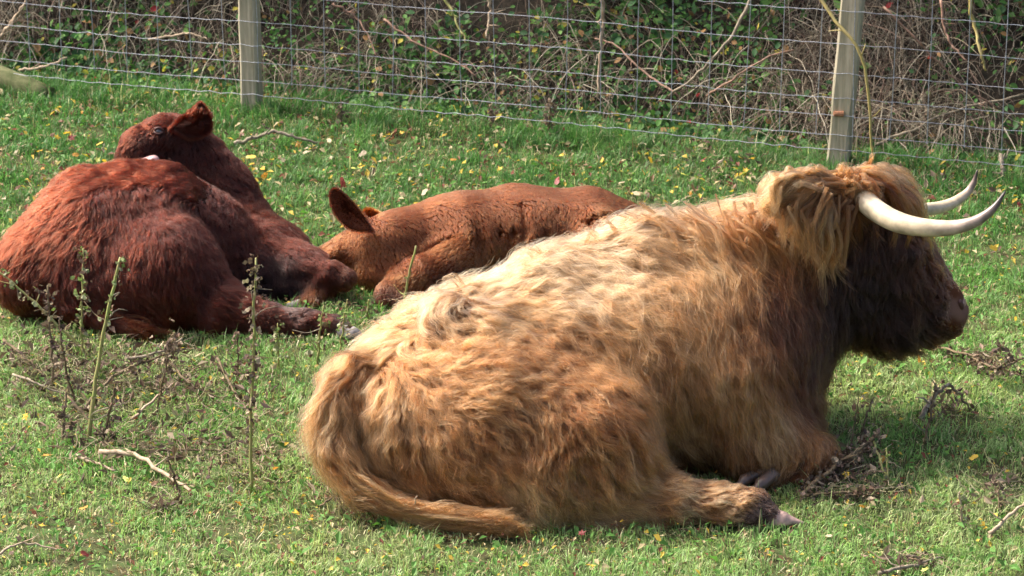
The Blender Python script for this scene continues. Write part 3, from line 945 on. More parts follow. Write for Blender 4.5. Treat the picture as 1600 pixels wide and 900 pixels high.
def leaf_zone(px, py):
    if py < 330:
        row = 'by the fence' if py < 150 + 0.07 * px + 60 else 'on the back grass'
        for lim, w in ((180, 'at the far left'), (340, 'behind the dark calf\'s head'), (470, 'below the left fence post'), (640, 'above the light calf\'s ear'), (820, 'above the light calf\'s back'),
                       (1000, 'above the light calf\'s hip'), (1190, 'above the horned cow\'s withers'), (1330, 'below the right fence post'), (1480, 'above the cow\'s horns'), (1601, 'at the far right')):
            if px < lim: return row + ' ' + w
    if px > 1270:
        return ('in front of the cow\'s face' if py < 560 else 'right of the cow\'s chest' if py < 680 else 'right of the dead weed heap' if py < 790 else 'at the bottom right corner')
    if py < 530:
        return 'between the two calves' if px > 400 else 'left of the dark calf'
    if py < 720:
        return ('among the dead weeds' if px < 300 else 'between the tall weed and the cow\'s tail')
    return ('at the bottom left, below the pale stick' if px < 330 else 'near the foot of the tall weed' if px < 480 else 'just below the cow\'s tail' if px < 850 else 'just below the cow\'s hind hoof')


def fallen_leaves():
    meshes = {}
    for cn, col in LEAF_COLS.items():
        m = leaf_colour_mat('leaf_' + cn.replace(' ', '_'), col)
        for v in range(3):
            me = leaf_mesh('lobed' if v < 2 else 'oval', len(meshes) * 7 + v)
            me.materials.append(m); meshes[(cn, v)] = me
    # singled out leaves first, then the many
    named = [(65, 822, 'bright yellow', 'bright yellow leaf fallen on the near grass at the bottom left'), (465, 803, 'bright yellow', 'bright yellow leaf fallen just below the cow\'s tail'),
             (1520, 716, 'bright yellow', 'bright yellow leaf fallen on bright grass near the right edge'), (88, 215, 'bright yellow', 'bright yellow leaf fallen left of the dark red calf\'s head'),
             (375, 788, 'orange yellow', 'curled orange yellow leaf at the foot of the tall dead weed'), (132, 795, 'orange yellow', 'orange yellow leaf on the grass below the long pale stick'),
             (922, 884, 'bright yellow', 'bright yellow leaf at the bottom edge below the cow'), (1400, 690, 'pale buff', 'pale buff leaf beside the heap of dead weed by the cow\'s knee'),
             (663, 302, 'pale buff', 'large pale buff leaf just above the light calf\'s back'), (75, 712, 'orange yellow', 'orange leaf on grass left of the pale stick')]
    cnt = 0
    for px, py, cn, lab in named:
        o = bpy.data.objects.new('fallen_leaf', meshes[(cn, cnt % 3)])
        p = gnd(px, py, 0.045)
        o.location = p; s = 0.024 * random.uniform(0.9, 1.3); o.scale = (s, s, s)
        o.rotation_euler = (random.uniform(-.4, .9), random.uniform(-.4, .4), random.uniform(0, 6.28))
        link(o); tag(o, lab, 'leaf', 'fallen leaves on the grass'); cnt += 1
    words = list(LEAF_COLS)
    while cnt < 285:
        py = random.choice([random.uniform(175, 330)] * 6 + [random.uniform(300, 895)] * 4)
        px = random.uniform(5, 1595)
        if py < 150 + 0.07 * px + 14: continue
        q = gnd(px, py, 0.03)
        back = py < 330
        cn = random.choices(words, (3, 4, 1.4, 2, 1.6, 1.5) if back else (4, 3, 2, 1.5, .5, 2))[0]
        var = random.randrange(3)
        o = bpy.data.objects.new('fallen_leaf', meshes[(cn, var)])
        o.location = (q[0], q[1], random.uniform(0.028, 0.05))
        s = random.uniform(0.012, 0.024) if not back else random.uniform(0.015, 0.030)
        o.scale = (s, s * random.uniform(.6, 1), s)
        o.rotation_euler = (random.gauss(0.25, .5), random.gauss(0, .5), random.uniform(0, 6.28))
        link(o)
        zone = leaf_zone(px, py)
        size = 'larger' if s > (0.020 if back else 0.016) else 'small'
        tag(o, '%s %s %s leaf %s' % (size, 'lobed' if var < 2 else 'oval', cn, zone), 'leaf', 'fallen leaves on the grass')
        cnt += 1


# ------------------------------------------------------------------ dead weeds and sticks
BARK = simple_mat('grey_bark', (0.30, 0.25, 0.18), rough=0.9, scale=60, col2=(0.12, 0.10, 0.07), bump=0.6, stretch=(1, 1, .3))
PALE = simple_mat('pale_stick', (0.42, 0.33, 0.23), rough=0.8, scale=50, col2=(0.24, 0.17, 0.11), bump=0.5)
GREENSTEM = simple_mat('green_stem', (0.22, 0.27, 0.07), rough=0.6, scale=40, col2=(0.25, 0.20, 0.09), bump=0.4)
DEADSTEM = simple_mat('dead_stem', (0.20, 0.15, 0.08), rough=0.9, scale=50, col2=(0.07, 0.05, 0.035), bump=0.6)
WITHER = leafy_mat('withered', trans=0.25, rough=0.85, spec=0.1)


def crumple(path, n, spread, size, cols, seed, name='withered_leaves', parent=None):
    """shrivelled leaf scraps strung along a stem: small twisted strips"""
    r = np.random.default_rng(seed)
    path = np.asarray(path)
    t = r.random(n) * (len(path) - 1.001); i = t.astype(int); f = (t - i)[:, None]
    c = path[i] * (1 - f) + path[i + 1] * f + r.normal(0, spread, (n, 3))
    c[:, 2] = np.maximum(c[:, 2], 0.006)
    s = size * r.uniform(0.5, 1.4, n)
    d = nrm(r.normal(0, 1, (n, 3)) + np.array((0, 0, -0.9)))
    w = nrm(np.cross(d, r.normal(0, 1, (n, 3)))); q = np.cross(d, w)
    V = []
    for kx, (a, wd, cu) in enumerate(((0, .15, 0), (.35, .5, .18), (.7, .42, -.12), (1, .05, .1))):
        m = c + d * (a * s)[:, None] + q * (cu * s)[:, None]
        V += [m - w * (wd * s)[:, None] * 0.6, m + w * (wd * s)[:, None] * 0.6 + q * (0.25 * s)[:, None]]
    V = np.stack(V, 1).reshape(-1, 3)
    b = (np.arange(n) * 8)[:, None]
    T = np.concatenate([b + np.array([[k, k + 1, k + 3]]) for k in (0, 2, 4)] + [b + np.array([[k, k + 3, k + 2]]) for k in (0, 2, 4)], 1).reshape(-1, 3)
    col = np.array(cols)[r.integers(0, len(cols), n)] * r.uniform(0.6, 1.3, (n, 1))
    o = mesh_np(name, V, T, WITHER, parent, cols=np.repeat(col, 8, 0), smooth=False)
    return tag(o, kind='stuff')


def stem_path(pts, Y0=None, lean=0.0, n=16, wob=0.004):
    """pts: photo points from the foot up; the foot stands on the ground"""
    p0 = gnd(*pts[0]); out = [p0]
    for i, q in enumerate(pts[1:], 1):
        out.append(at(q[0], q[1], p0[1] + lean * i / (len(pts) - 1)))
    s = spline(np.array(out), n)
    s[1:-1] += RNG.normal(0, wob, (n - 2, 3)) * 0.5
    s[0][2] = -0.01
    return s


BROWNS = [(0.13, 0.085, 0.06), (0.22, 0.16, 0.12), (0.10, 0.07, 0.06), (0.30, 0.24, 0.17)]
GREYG = [(0.22, 0.26, 0.12), (0.13, 0.085, 0.06), (0.32, 0.32, 0.2), (0.16, 0.22, 0.07)]


def weeds():
    W = [
        # foot..top, radius px, stem material, scraps, scrap colours, label
        ([(138, 690), (150, 590), (170, 480), (188, 402)], 4.6, GREENSTEM, 34, GREYG, 'tallest dead weed stalk in front of the dark red calf, leaning right with green top'),
        ([(393, 770), (392, 640), (398, 520), (400, 403)], 3.8, GREENSTEM, 110, BROWNS, 'tall upright weed stalk with curled brown leaves between calf and horned cow'),
        ([(128, 560), (128, 480), (130, 388)], 2.6, GREENSTEM, 46, GREYG, 'thin upright green weed with shrivelled leaves before the dark calf\'s haunch'),
        ([(84, 600), (78, 520), (74, 446)], 2.8, DEADSTEM, 50, BROWNS, 'short dark brown dead stalk left of the tallest weed'),
        ([(140, 556), (60, 478), (-6, 420)], 3.0, GREENSTEM, 22, GREYG, 'green stalk leaning far left across the dark calf\'s rump'),
        ([(97, 700), (103, 612)], 3.4, DEADSTEM, 14, BROWNS, 'snapped straight brown stub at far left below the dark calf'),
        ([(160, 690), (180, 606)], 3.4, DEADSTEM, 18, BROWNS, 'snapped brown stub with pale broken top'),
        ([(118, 640), (100, 560), (92, 500)], 2.6, DEADSTEM, 40, BROWNS, 'thin crooked dead stalk beside the tallest weed'),
        ([(495, 575), (499, 530), (506, 478)], 2.4, GREENSTEM, 26, GREYG, 'small green weed before the dark calf\'s outstretched hoof'),
        ([(528, 560), (536, 510), (543, 468)], 2.2, GREENSTEM, 26, GREYG, 'small green weed with pale leaf just above the calf\'s hoof'),
        ([(574, 505), (576, 468)], 2.4, GREENSTEM, 16, GREYG, 'short pale tipped weed between the two calves'),
        ([(628, 505), (636, 440), (650, 384)], 3.2, GREENSTEM, 3, GREYG, 'bare green stalk with a broken pale top before the light calf'),
        ([(436, 580), (434, 505)], 2.0, GREENSTEM, 36, GREYG, 'little leafy weed below the dark calf\'s shank'),
        ([(372, 585), (371, 520)], 2.0, DEADSTEM, 18, BROWNS, 'slender brown twig standing left of the tall upright weed'),
        ([(243, 650), (262, 560), (274, 520)], 2.0, DEADSTEM, 60, BROWNS, 'withered brown weed in front of the dark calf\'s tail'),
        ([(1343, 700), (1352, 655), (1366, 620)], 2.4, DEADSTEM, 6, BROWNS, 'dark thin twig standing right of the cow\'s chest'),
        ([(1322, 720), (1330, 690), (1342, 622)], 2.0, DEADSTEM, 6, BROWNS, 'dark twig nearest the cow\'s chest'),
        ([(1445, 690), (1455, 640), (1462, 600)], 2.8, DEADSTEM, 12, BROWNS, 'upright brown stub beside the bent twig on the right'),
        ([(1503, 825), (1500, 768)], 2.8, PALE, 14, GREYG, 'pale straw stub near the bottom right'),
        ([(1388, 762), (1385, 700)], 2.4, GREENSTEM, 10, GREYG, 'short green stub right of the heap of dead weed'),
        ([(283, 778), (262, 718)], 3.0, DEADSTEM, 8, BROWNS, 'dark leaning stub crossing the long pale stick'),
        ([(322, 760), (333, 712)], 2.4, DEADSTEM, 10, BROWNS, 'small dark stub right of the long pale stick'),
        ([(1562, 800), (1560, 750)], 2.2, DEADSTEM, 20, BROWNS, 'small withered brown weed at the right edge'),
        ([(766, 200), (768, 165)], 2.0, DEADSTEM, 26, BROWNS, 'small brown weed on the grass before the fence, left one of two'),
        ([(858, 215), (860, 160)], 2.4, DEADSTEM, 36, BROWNS, 'brown weed on the grass before the fence, right one of two'),
        ([(534, 195), (533, 155)], 2.0, DEADSTEM, 22, BROWNS, 'small brown weed growing by the fence right of the left post'),
    ]
    for i, (pts, r, m, ns, cols, lab) in enumerate(W):
        e = empty('dead_weed', lab, 'weed', 'dead weeds standing in the grass')
        p = stem_path(pts, lean=random.uniform(-.05, .08))
        rr = .8 * r * axial(p[0]) / F_PX
        tube('stem', p, np.linspace(rr, rr * 0.6, len(p)), m, e, sides=7, noise=.12)
        if ns: crumple(p[3:], int(ns * 1.3), 0.013, 0.020, cols, 100 + i, parent=e)
        # a few broken side shoots
        for k in range(6 if ns > 13 else 1):
            a = p[random.randrange(2, 13)]
            b = a + np.array((random.uniform(-.10, .10), random.uniform(-.05, .05), random.uniform(-.03, .06)))
            b[2] = max(b[2], .006)
            tube('side_shoot', spline(np.array([a, (a + b) / 2 + RNG.normal(0, .012, 3), b]), 6), np.linspace(rr * .42, rr * .15, 6), random.choice((DEADSTEM, BARK, m)), e, sides=5)
    # leaf at the top of the tallest stalk
    ST = [
        # lying or leaning sticks : (px,py,z) points
        ([(155, 706, .03), (212, 712, .035), (262, 742, .03), (303, 770, .012)], 4.5, PALE, 0, 'long pale bare stick lying on the grass at lower left'),
        ([(120, 712, .02), (180, 735, .02)], 3.0, PALE, 0, 'short pale stick left of and below the long pale one'),
        ([(366, 224, .02), (400, 214, .05), (428, 205, .07)], 3.6, BARK, 4, 'lichened grey stick lying on the back grass, left half of the fork'),
        ([(424, 204, .07), (460, 214, .05), (505, 226, .015)], 3.0, BARK, 2, 'thin grey stick sloping down to the right on the back grass'),
        ([(132, 640, .02), (180, 585, .07), (290, 545, .10)], 2.8, DEADSTEM, 30, 'long dry stalk leaning right in front of the dark calf'),
        ([(200, 560, .10), (245, 552, .12), (285, 528, .16)], 2.6, BARK, 40, 'dry stalk with clinging brown scraps below the dark calf\'s tail'),
        ([(105, 618, .12), (150, 670, .04), (172, 700, .01)], 2.4, DEADSTEM, 12, 'snapped stalk hanging down from the brown stub'),
        ([(205, 655, .02), (240, 625, .06), (268, 600, .09)], 2.4, PALE, 6, 'dry yellowish stalk leaning right at left foreground'),
        ([(5, 530, .10), (40, 560, .06), (72, 588, .02)], 2.6, DEADSTEM, 30, 'dark dry stalk at the left edge below the dark calf'),
        ([(20, 585, .05), (60, 600, .05), (100, 616, .02)], 2.2, BARK, 24, 'grey dry stalk lying left of the brown stub'),
        ([(258, 560, .08), (300, 600, .05), (345, 622, .01)], 2.2, DEADSTEM, 20, 'thin dead stalk lying between the withered weed and the tall upright one'),
        ([(340, 560, .10), (360, 600, .05), (385, 640, .01)], 2.2, DEADSTEM, 12, 'thin brown stalk leaning against the tall upright weed'),
        ([(240, 705, .02), (330, 702, .02), (420, 705, .015)], 1.8, DEADSTEM, 20, 'long thin dark twig lying flat above the pale stick\'s end'),
        ([(1255, 770, .02), (1310, 725, .06), (1375, 676, .12)], 4.0, DEADSTEM, 150, 'dead branch heaped with withered leaves right of the cow\'s folded knee'),
        ([(1280, 745, .03), (1330, 715, .05), (1362, 690, .09)], 2.6, BARK, 110, 'thinner grey branch in the heap by the cow\'s knee'),
        ([(1250, 775, .015), (1310, 770, .03), (1370, 775, .015)], 2.4, DEADSTEM, 90, 'dark flattened dead weed lying at the foot of the heap'),
        ([(1365, 690, .10), (1382, 735, .04), (1396, 765, .0)], 2.2, GREENSTEM, 6, 'greenish stalk curving down right of the heap'),
        ([(1438, 655, .02), (1458, 620, .07), (1482, 600, .10)], 4.5, BARK, 14, 'thick grey half of the bent twig on the right'),
        ([(1482, 600, .10), (1500, 618, .06), (1518, 640, .01)], 2.6, DEADSTEM, 8, 'thin dark half of the bent twig on the right'),
        ([(1545, 834, .02), (1575, 808, .06), (1606, 782, .10)], 3.6, PALE, 0, 'pale straw coloured stalk leaning at the bottom right corner'),
        ([(1372, 895, .02), (1420, 884, .03), (1475, 872, .015)], 3.4, BARK, 20, 'gnarled grey root at the bottom edge on the right'),
        ([(1460, 540, .02), (1530, 560, .05), (1600, 590, .03)], 2.2, DEADSTEM, 60, 'dry stalk lying among withered leaves at the right edge below the muzzle'),
        ([(1520, 560, .05), (1560, 575, .08), (1598, 560, .06)], 2.4, DEADSTEM, 90, 'tangle of withered brown stalks at the right edge'),
        ([(640, 815, .03), (652, 775, .13)], 1.6, PALE, 0, 'thin white straw standing against the cow\'s tail'),
        ([(500, 790, .04), (530, 775, .06), (560, 805, .01)], 1.8, DEADSTEM, 16, 'short dark twig beside the bend of the cow\'s tail'),
        ([(-5, 870, .03), (30, 850, .04), (100, 858, .02)], 2.4, PALE, 4, 'pale bent straw on the grass at the bottom left corner'),
    ]
    for i, (pts, r, m, ns, lab) in enumerate(ST):
        e = empty('dry_stalk', lab, 'stalk', 'dry sticks lying in the grass')
        P = np.array([gnd(a, b, z) for a, b, z in pts])
        p = spline(P, 14); p[1:-1] += RNG.normal(0, .0025, (12, 3))
        rr = r * axial(p[0]) / F_PX
        tube('stem', p, np.linspace(rr, rr * .55, 14), m, e, sides=7, noise=.18)
        for k in range(2):
            a = p[random.randrange(4, 12)]; b = a + np.array((random.uniform(-.06, .06), random.uniform(-.05, .05), random.uniform(.0, .05)))
            tube('twig', [a, (a + b) / 2 + RNG.normal(0, .006, 3), b], [rr * .45, rr * .35, rr * .15], m, e, sides=5)
        if ns: crumple(p, ns, 0.016, 0.02, BROWNS, 300 + i, parent=e)


def low_tangle():
    """fine dead stems and shrivelled scraps that lie low between the weeds"""
    zones = ((60, 570, 90, 40, 260), (200, 600, 110, 50, 420), (330, 620, 80, 50, 200), (150, 690, 120, 40, 260), (400, 730, 50, 40, 120), (300, 710, 90, 25, 160), (1320, 735, 50, 25, 200), (1330, 775, 60, 14, 70),
             (1550, 570, 40, 18, 120), (1480, 640, 30, 20, 60), (1560, 770, 35, 25, 70), (540, 770, 50, 18, 90), (255, 800, 22, 10, 60), (690, 775, 40, 8, 60), (1100, 250, 120, 30, 120), (1450, 290, 120, 20, 140), (1420, 885, 50, 8, 60))
    P, Cc = [], []
    for cx, cy, sx, sy, n in zones:
        for _ in range(int(n * .8)):
            p = gnd(RNG.normal(cx, sx * .6), RNG.normal(cy, sy * .6), 0); p[2] = RNG.uniform(.004, .035)
            L = RNG.uniform(.02, .10); a = RNG.uniform(0, 6.283); e = RNG.normal(.2, .35)
            d = np.array((math.cos(a) * math.cos(e), math.sin(a) * math.cos(e), math.sin(e)))
            t = np.linspace(0, 1, 5)[:, None]
            q = p + d * t * L + np.cumsum(RNG.normal(0, L * .06, (5, 3)), 0); q[:, 2] = np.maximum(q[:, 2], .003)
            P.append(q); Cc.append(np.array(random.choice([(.30, .24, .16), (.16, .11, .08), (.42, .36, .24), (.10, .07, .055), (.28, .29, .13)])) * RNG.uniform(.6, 1.2))
    P = np.array(P)
    o = curves_np('dead_stem_litter', P, np.tile(np.linspace(.0011, .0006, 5), (len(P), 1)) * RNG.uniform(.6, 1.7, (len(P), 1)), leafy_mat('dead_stem_fine', trans=.1, rough=.85, spec=.1), None, np.array(Cc))
    tag(o, 'fine dead stems lying in low tangles between the standing weeds', 'dead stems', kind='stuff')
    pts = []
    for cx, cy, sx, sy, n in zones:
        for _ in range(int(n * .35)):
            p = gnd(RNG.normal(cx, sx * .6), RNG.normal(cy, sy * .6), 0); p[2] = RNG.uniform(.01, .05); pts.append(p)
    pts = np.array(pts); order = np.random.default_rng(3).permutation(len(pts))
    # scraps stand where the stems lie: one short path per point
    n = len(pts); r = np.random.default_rng(5)
    s = .017 * r.uniform(.5, 1.5, n); d = nrm(r.normal(0, 1, (n, 3))); w = nrm(np.cross(d, r.normal(0, 1, (n, 3)))); q = np.cross(d, w)
    V = np.stack([pts - d * s[:, None], pts + w * (s * .45)[:, None] + q * (s * .3)[:, None], pts + d * s[:, None], pts - w * (s * .45)[:, None] + q * (s * .25)[:, None]], 1).reshape(-1, 3)
    V[:, 2] = np.maximum(V[:, 2], .004)
    b = (np.arange(n) * 4)[:, None]; T = np.concatenate([b + np.array([[0, 1, 2]]), b + np.array([[0, 2, 3]])], 1).reshape(-1, 3)
    col = np.array(BROWNS)[r.integers(0, 4, n)] * r.uniform(.6, 1.3, (n, 1))
    tag(mesh_np('withered_leaf_litter', V, T, WITHER, cols=np.repeat(col, 4, 0), smooth=False), 'shrivelled brown leaves of the dead weeds lying among the stems', 'dead leaves', kind='stuff')


# ------------------------------------------------------------------ stock fence
def fence():
    WIRE = simple_mat('galvanised_wire', (0.36, 0.375, 0.41), rough=0.45, scale=80, var=.35, spec=0.6); WIRE.node_tree.nodes['Principled BSDF'].inputs['Metallic'].default_value = 0.35
    POST = simple_mat('weathered_post', (0.42, 0.37, 0.27), rough=0.9, scale=26, col2=(0.22, 0.20, 0.13), bump=0.7, stretch=(2.5, 2.5, .12))
    e = empty('wire_fence', 'galvanised stock wire fence on wooden posts in front of the hedge', 'fence')

    def post(c, w, lean):
        n = 14; ring = []
        for k in range(n + 1):
            z = -0.1 + 1.35 * k / n
            off = np.array((lean[0] * z, lean[1] * z, z))
            h = w / 2 * (1 + 0.03 * math.sin(k * 1.7)); bv = h * .22
            for (sx, sy) in ((1, -1), (1, 1), (-1, 1), (-1, -1)):
                for q in (0, 1):
                    first = (q == 0)
                    # two vertices per chamfered corner
                    if (sx, sy) in ((1, -1), (-1, 1)):
                        vx, vy = (h - bv, h) if first else (h, h - bv)
                    else:
                        vx, vy = (h, h - bv) if first else (h - bv, h)
                    loc = FDIR * sx * vx + FNRM * sy * vy
                    ring.append(c + off + loc)
        V = np.array(ring); m = 8
        F = [(k * m + s, k * m + (s + 1) % m, (k + 1) * m + (s + 1) % m, (k + 1) * m + s) for k in range(n) for s in range(m)]
        V = V + RNG.normal(0, .0012, V.shape)
        me = bpy.data.meshes.new('post'); me.from_pydata([tuple(v) for v in V], [], F + [tuple(range(n * m, n * m + m))])
        me.materials.append(POST)
        return link(bpy.data.objects.new('post', me), e)

    off = FNRM * 0.048
    post(FP1 + off, 0.078, (0.0, 0)); post(FP2 + off + np.array((-.01, 0, 0)), 0.088, (0.05, 0.0))
    post(FP1 + off - FDIR * 2.5, .08, (.02, 0)); post(FP2 + off + FDIR * 2.5, .08, (-.02, 0))
    KN = simple_mat('knot', (0.36, 0.17, 0.09), rough=.9, scale=60, var=.5)
    kn, F = tube_arrays([FP2 + np.array((-.028, 0, .232)), FP2 + np.array((.012, 0.0, .232))], [.011, .013], 10, squash=1.0)
    me = bpy.data.meshes.new('knot'); me.from_pydata([tuple(v) for v in kn], [], F); me.materials.append(KN); link(bpy.data.objects.new('knot', me), e)
    heights = [.08, .143, .227, .300, .405, .53, .667, .83]
    s0, s1 = -2.6, FLEN + 2.6
    stays = [.052 + .1515 * k for k in range(-18, 36)]
    stays = [s for s in stays if s0 < s < s1]

    def sag(s):
        return 0.004 * math.sin(s * 1.9) + 0.003 * math.sin(s * 4.7 + 1)

    for hi, h in enumerate(heights):
        P = []
        ss = np.arange(s0, s1, 0.0505)
        for q, s in enumerate(ss):
            crimp = 0.0022 * math.sin(s * 62.2 + hi) + RNG.normal(0, .0012)
            P.append(FP1 + FDIR * s - FNRM * (0.001 + 0.002 * math.sin(s * 5 + hi)) + np.array((0, 0, h + sag(s) + crimp)))
        tube('line_wire', P, [.0013 if hi else .0015] * len(P), WIRE, e, sides=5, cap=False)
    hs = heights[1:]
    for s in stays:
        P = []; jx = RNG.normal(0, .0035)
        for k, h in enumerate(hs):
            P.append(FP1 + FDIR * (s + jx * k / 3 + RNG.normal(0, .0012)) - FNRM * 0.004 + np.array((0, 0, h + sag(s))))
        V, F = tube_arrays(P, [.0018] * len(P), 5, cap=False)
        V = [tuple(v) for v in V]; F = [f for f in F]
        for p in P:                                       # hinge joint knots
            a, f2 = tube_arrays([p + np.array((0, 0, -.005)), p, p + np.array((0, 0, .005))], [.0024, .004, .0024], 5)
            b = len(V); V += [tuple(v) for v in a]; F += [tuple(x + b for x in f) for f in f2]
        me = bpy.data.meshes.new('stay_wire'); me.from_pydata(V, [], F); me.materials.append(WIRE)
        link(bpy.data.objects.new('stay_wire', me), e)
    # wooden beam slanting into the ground at far left, behind the wires
    b0 = at(-60, 96, FP1[1] + .45); b1 = at(78, 152, FP1[1] + .22)
    BEAM = simple_mat('mossy_beam', (0.15, 0.15, 0.07), rough=.95, scale=22, col2=(0.07, 0.085, 0.03), bump=.8)
    o = tube('wooden_beam', spline(np.array([b0, (b0 + b1) / 2, b1]), 8), [.05, .051, .05, .05, .049, .05, .048, .044], BEAM, sides=12, noise=.05)
    tag(o, 'mossy round wooden beam slanting into the ground at the left end of the fence', 'beam')


# ------------------------------------------------------------------ hedge and undergrowth behind the fence
def leaf_bias(x, d):
    px = 800 + x / 14.2 * F_PX
    bias = np.zeros(len(x))
    for cx, cd, sx, sd_, am in ((210, 1.0, 120, .5, .35), (560, .35, 160, .25, .3), (1060, .8, 110, .45, .5), (1150, .6, 80, .3, .3), (400, .3, 90, .2, .35), (760, .3, 140, .15, .3), (1490, .8, 100, .4, .18), (120, .25, 100, .15, .35), (950, .3, 150, .15, .25), (440, 1.1, 60, .4, .25)):
        bias += am * np.exp(-((px - cx) / sx) ** 2 - ((d - cd) / sd_) ** 2)
    return bias


def hedge():
    xs = np.arange(-5.5, 5.51, 0.09); ds = np.concatenate([np.arange(0, 2.4, .08), [3, 4]])
    X, D = np.meshgrid(xs, ds, indexing='ij')
    base = fence_y(X)
    prof = np.interp(D, [0, .25, .6, 1.0, 1.5, 2.1, 4], [-.05, .01, .22, .52, .8, .9, .85])
    Z = prof + (fbm(X, D, 3.0, 60) - .45) * 0.22 * np.clip(D * 2, 0, 1)
    V = np.stack([X, base + .25 + D * .8 + (fbm(X, D, 4, 61) - .45) * .1, Z], -1).reshape(-1, 3)
    nx, ny = X.shape
    i, j = np.meshgrid(np.arange(nx - 1), np.arange(ny - 1), indexing='ij'); a = (i * ny + j).ravel()
    m = simple_mat('hedge_bank_soil', (0.06, 0.045, 0.03), rough=1, scale=20, col2=(0.02, 0.018, 0.012), bump=1, bump_dist=.02)
    tag(mesh_np('hedge_bank', V, np.stack([a, a + ny, a + ny + 1, a + 1], -1), m), kind='structure')

    def bank_z(x, d):
        return np.interp(d, [0, .25, .6, 1.0, 1.5, 2.1, 4], [-.05, .01, .22, .52, .8, .9, .85])

    # dry stalks and old grass hanging down the bank
    n = 46000
    x = RNG.uniform(-2.9, 2.9, n); d = RNG.uniform(.1, 1.7, n)
    g = fbm(x * 1.0, d, 2.2, 90)
    keep = RNG.random(n) < np.clip(.42 + 3.0 * (g - .45), .05, 1) * np.clip(1.1 - leaf_bias(x, d) * 1.8, .08, 1)
    x, d = x[keep], d[keep]; n = len(x)
    k = 6
    root = np.stack([x, fence_y(x) + .25 + d * .8, bank_z(x, d) + RNG.uniform(-.02, .2, n)], -1)
    L = RNG.uniform(.08, .42, n)
    az = RNG.normal(-1.57, 1.0, n) + (fbm(x, d, 5, 91) - .5) * 3
    el = np.where(RNG.random(n) < .7, RNG.normal(.5, .5, n), RNG.normal(1.2, .3, n))
    drop = np.where(RNG.random(n) < .65, RNG.uniform(1.3, 2.3, n), RNG.uniform(.3, 1.2, n))
    hang = RNG.random(n) < .62
    el = np.where(hang, RNG.normal(-.15, .35, n), el); drop = np.where(hang, RNG.uniform(.7, 1.5, n), drop)
    P = np.zeros((n, k, 3)); P[:, 0] = root
    for q in range(1, k):
        e2 = el - drop * q / (k - 1)
        v = np.stack([np.cos(az) * np.cos(e2), np.sin(az) * np.cos(e2), np.sin(e2)], -1)
        P[:, q] = P[:, q - 1] + v * (L / (k - 1))[:, None]
    P += RNG.normal(0, .004, P.shape)
    P[..., 2] = np.maximum(P[..., 2], .01)
    yf = fence_y(P[..., 0]) + .03; P[..., 1] = np.maximum(P[..., 1], yf + RNG.uniform(0, .06, (n, 1)))
    pal = np.array([(0.50, 0.41, 0.29), (0.34, 0.27, 0.20), (0.64, 0.56, 0.42), (0.20, 0.14, 0.10), (0.28, 0.19, 0.15), (0.42, 0.37, 0.28)])
    col = pal[RNG.integers(0, 6, n)] * RNG.uniform(.3, .8, (n, 1)) * np.where(hang, 1.2, .7)[:, None]
    hm = leafy_mat('dry_stalk', trans=.1, rough=.8, spec=.15)
    o = curves_np('dry_undergrowth', P, np.tile(np.linspace(.0013, .0006, k), (n, 1)) * RNG.uniform(.5, 1.6, (n, 1)), hm, None, col)
    tag(o, 'tangle of dry brown and straw coloured stalks behind the fence', 'undergrowth', kind='stuff')
    # hedge leaves in clumps
    n = 40000
    x = RNG.uniform(-3.4, 3.4, n); d = RNG.uniform(.05, 1.9, n)
    px = 800 + x / (14.2) * F_PX
    g = fbm(x, d, 2.6, 120)
    bias = leaf_bias(x, d)
    keep = RNG.random(n) < np.clip((g - .52) * 3.0 + bias * 4.0 + .08 + .5 * (d < .4), 0, 1)
    x, d = x[keep], d[keep]; n = len(x)
    z = bank_z(x, d) + RNG.uniform(.0, .20, n) * np.clip(d * 2, .35, 1)
    p = np.stack([x, fence_y(x) + .22 + d * .8 - RNG.uniform(0, .1, n), np.maximum(z, .02)], -1)
    big = vnoise(x, d, 3.1, 131)
    sz = RNG.uniform(.007, .016, n) * (0.7 + big * 1.3)
    nn = nrm(np.stack([RNG.normal(0, .6, n), RNG.normal(-.55, .5, n), RNG.normal(.75, .5, n)], -1))
    u = nrm(np.cross(nn, RNG.normal(0, 1, (n, 3)))); w = np.cross(nn, u)
    rows = []
    outline = ((-1, 0, 0), (-.55, .5, .14), (.1, .68, .2), (.62, .4, .12), (1.1, 0, -.1), (.62, -.4, .12), (.1, -.68, .2), (-.55, -.5, .14))
    for a_, b_, c_ in outline:
        rows.append(p + u * (a_ * sz)[:, None] + w * (b_ * sz)[:, None] + nn * (c_ * sz)[:, None])
    rows.append(p)
    V = np.stack(rows, 1).reshape(-1, 3)
    b = (np.arange(n) * 9)[:, None]
    T = np.concatenate([b + np.array([[8, q, (q + 1) % 8]]) for q in range(8)], 1).reshape(-1, 3)
    pal = np.array([(0.06, 0.15, 0.035), (0.09, 0.20, 0.045), (0.045, 0.11, 0.04), (0.13, 0.25, 0.06), (0.07, 0.16, 0.06)])
    col = pal[RNG.integers(0, 5, n)] * RNG.uniform(.7, 1.3, (n, 1))
    r = RNG.random(n)
    col = np.where((r < .035)[:, None], np.array((.50, .42, .07)), col)
    col = np.where(((r > .035) & (r < .10))[:, None], np.array((.30, .17, .07)), col)
    col = np.where(((r > .10) & (r < .104))[:, None], np.array((.30, .03, .03)), col)
    o = mesh_np('hedge_leaves', V, T, LEAF, cols=np.repeat(col, 9, 0))
    tag(o, 'green bramble and hawthorn leaves growing through the hedge', 'hedge', kind='stuff')
    # upper hedge that closes the view above the bank and shades the grass before it
    n = 42000
    x = RNG.uniform(-5.0, 4.5, n); d = RNG.uniform(.9, 2.2, n); z = RNG.uniform(.75, 2.3, n)
    keep = RNG.random(n) < np.clip(.55 + 2.4 * (fbm(x, z, 2.4, 150) - .45), .1, 1)
    x, d, z = x[keep], d[keep], z[keep]; n = len(x)
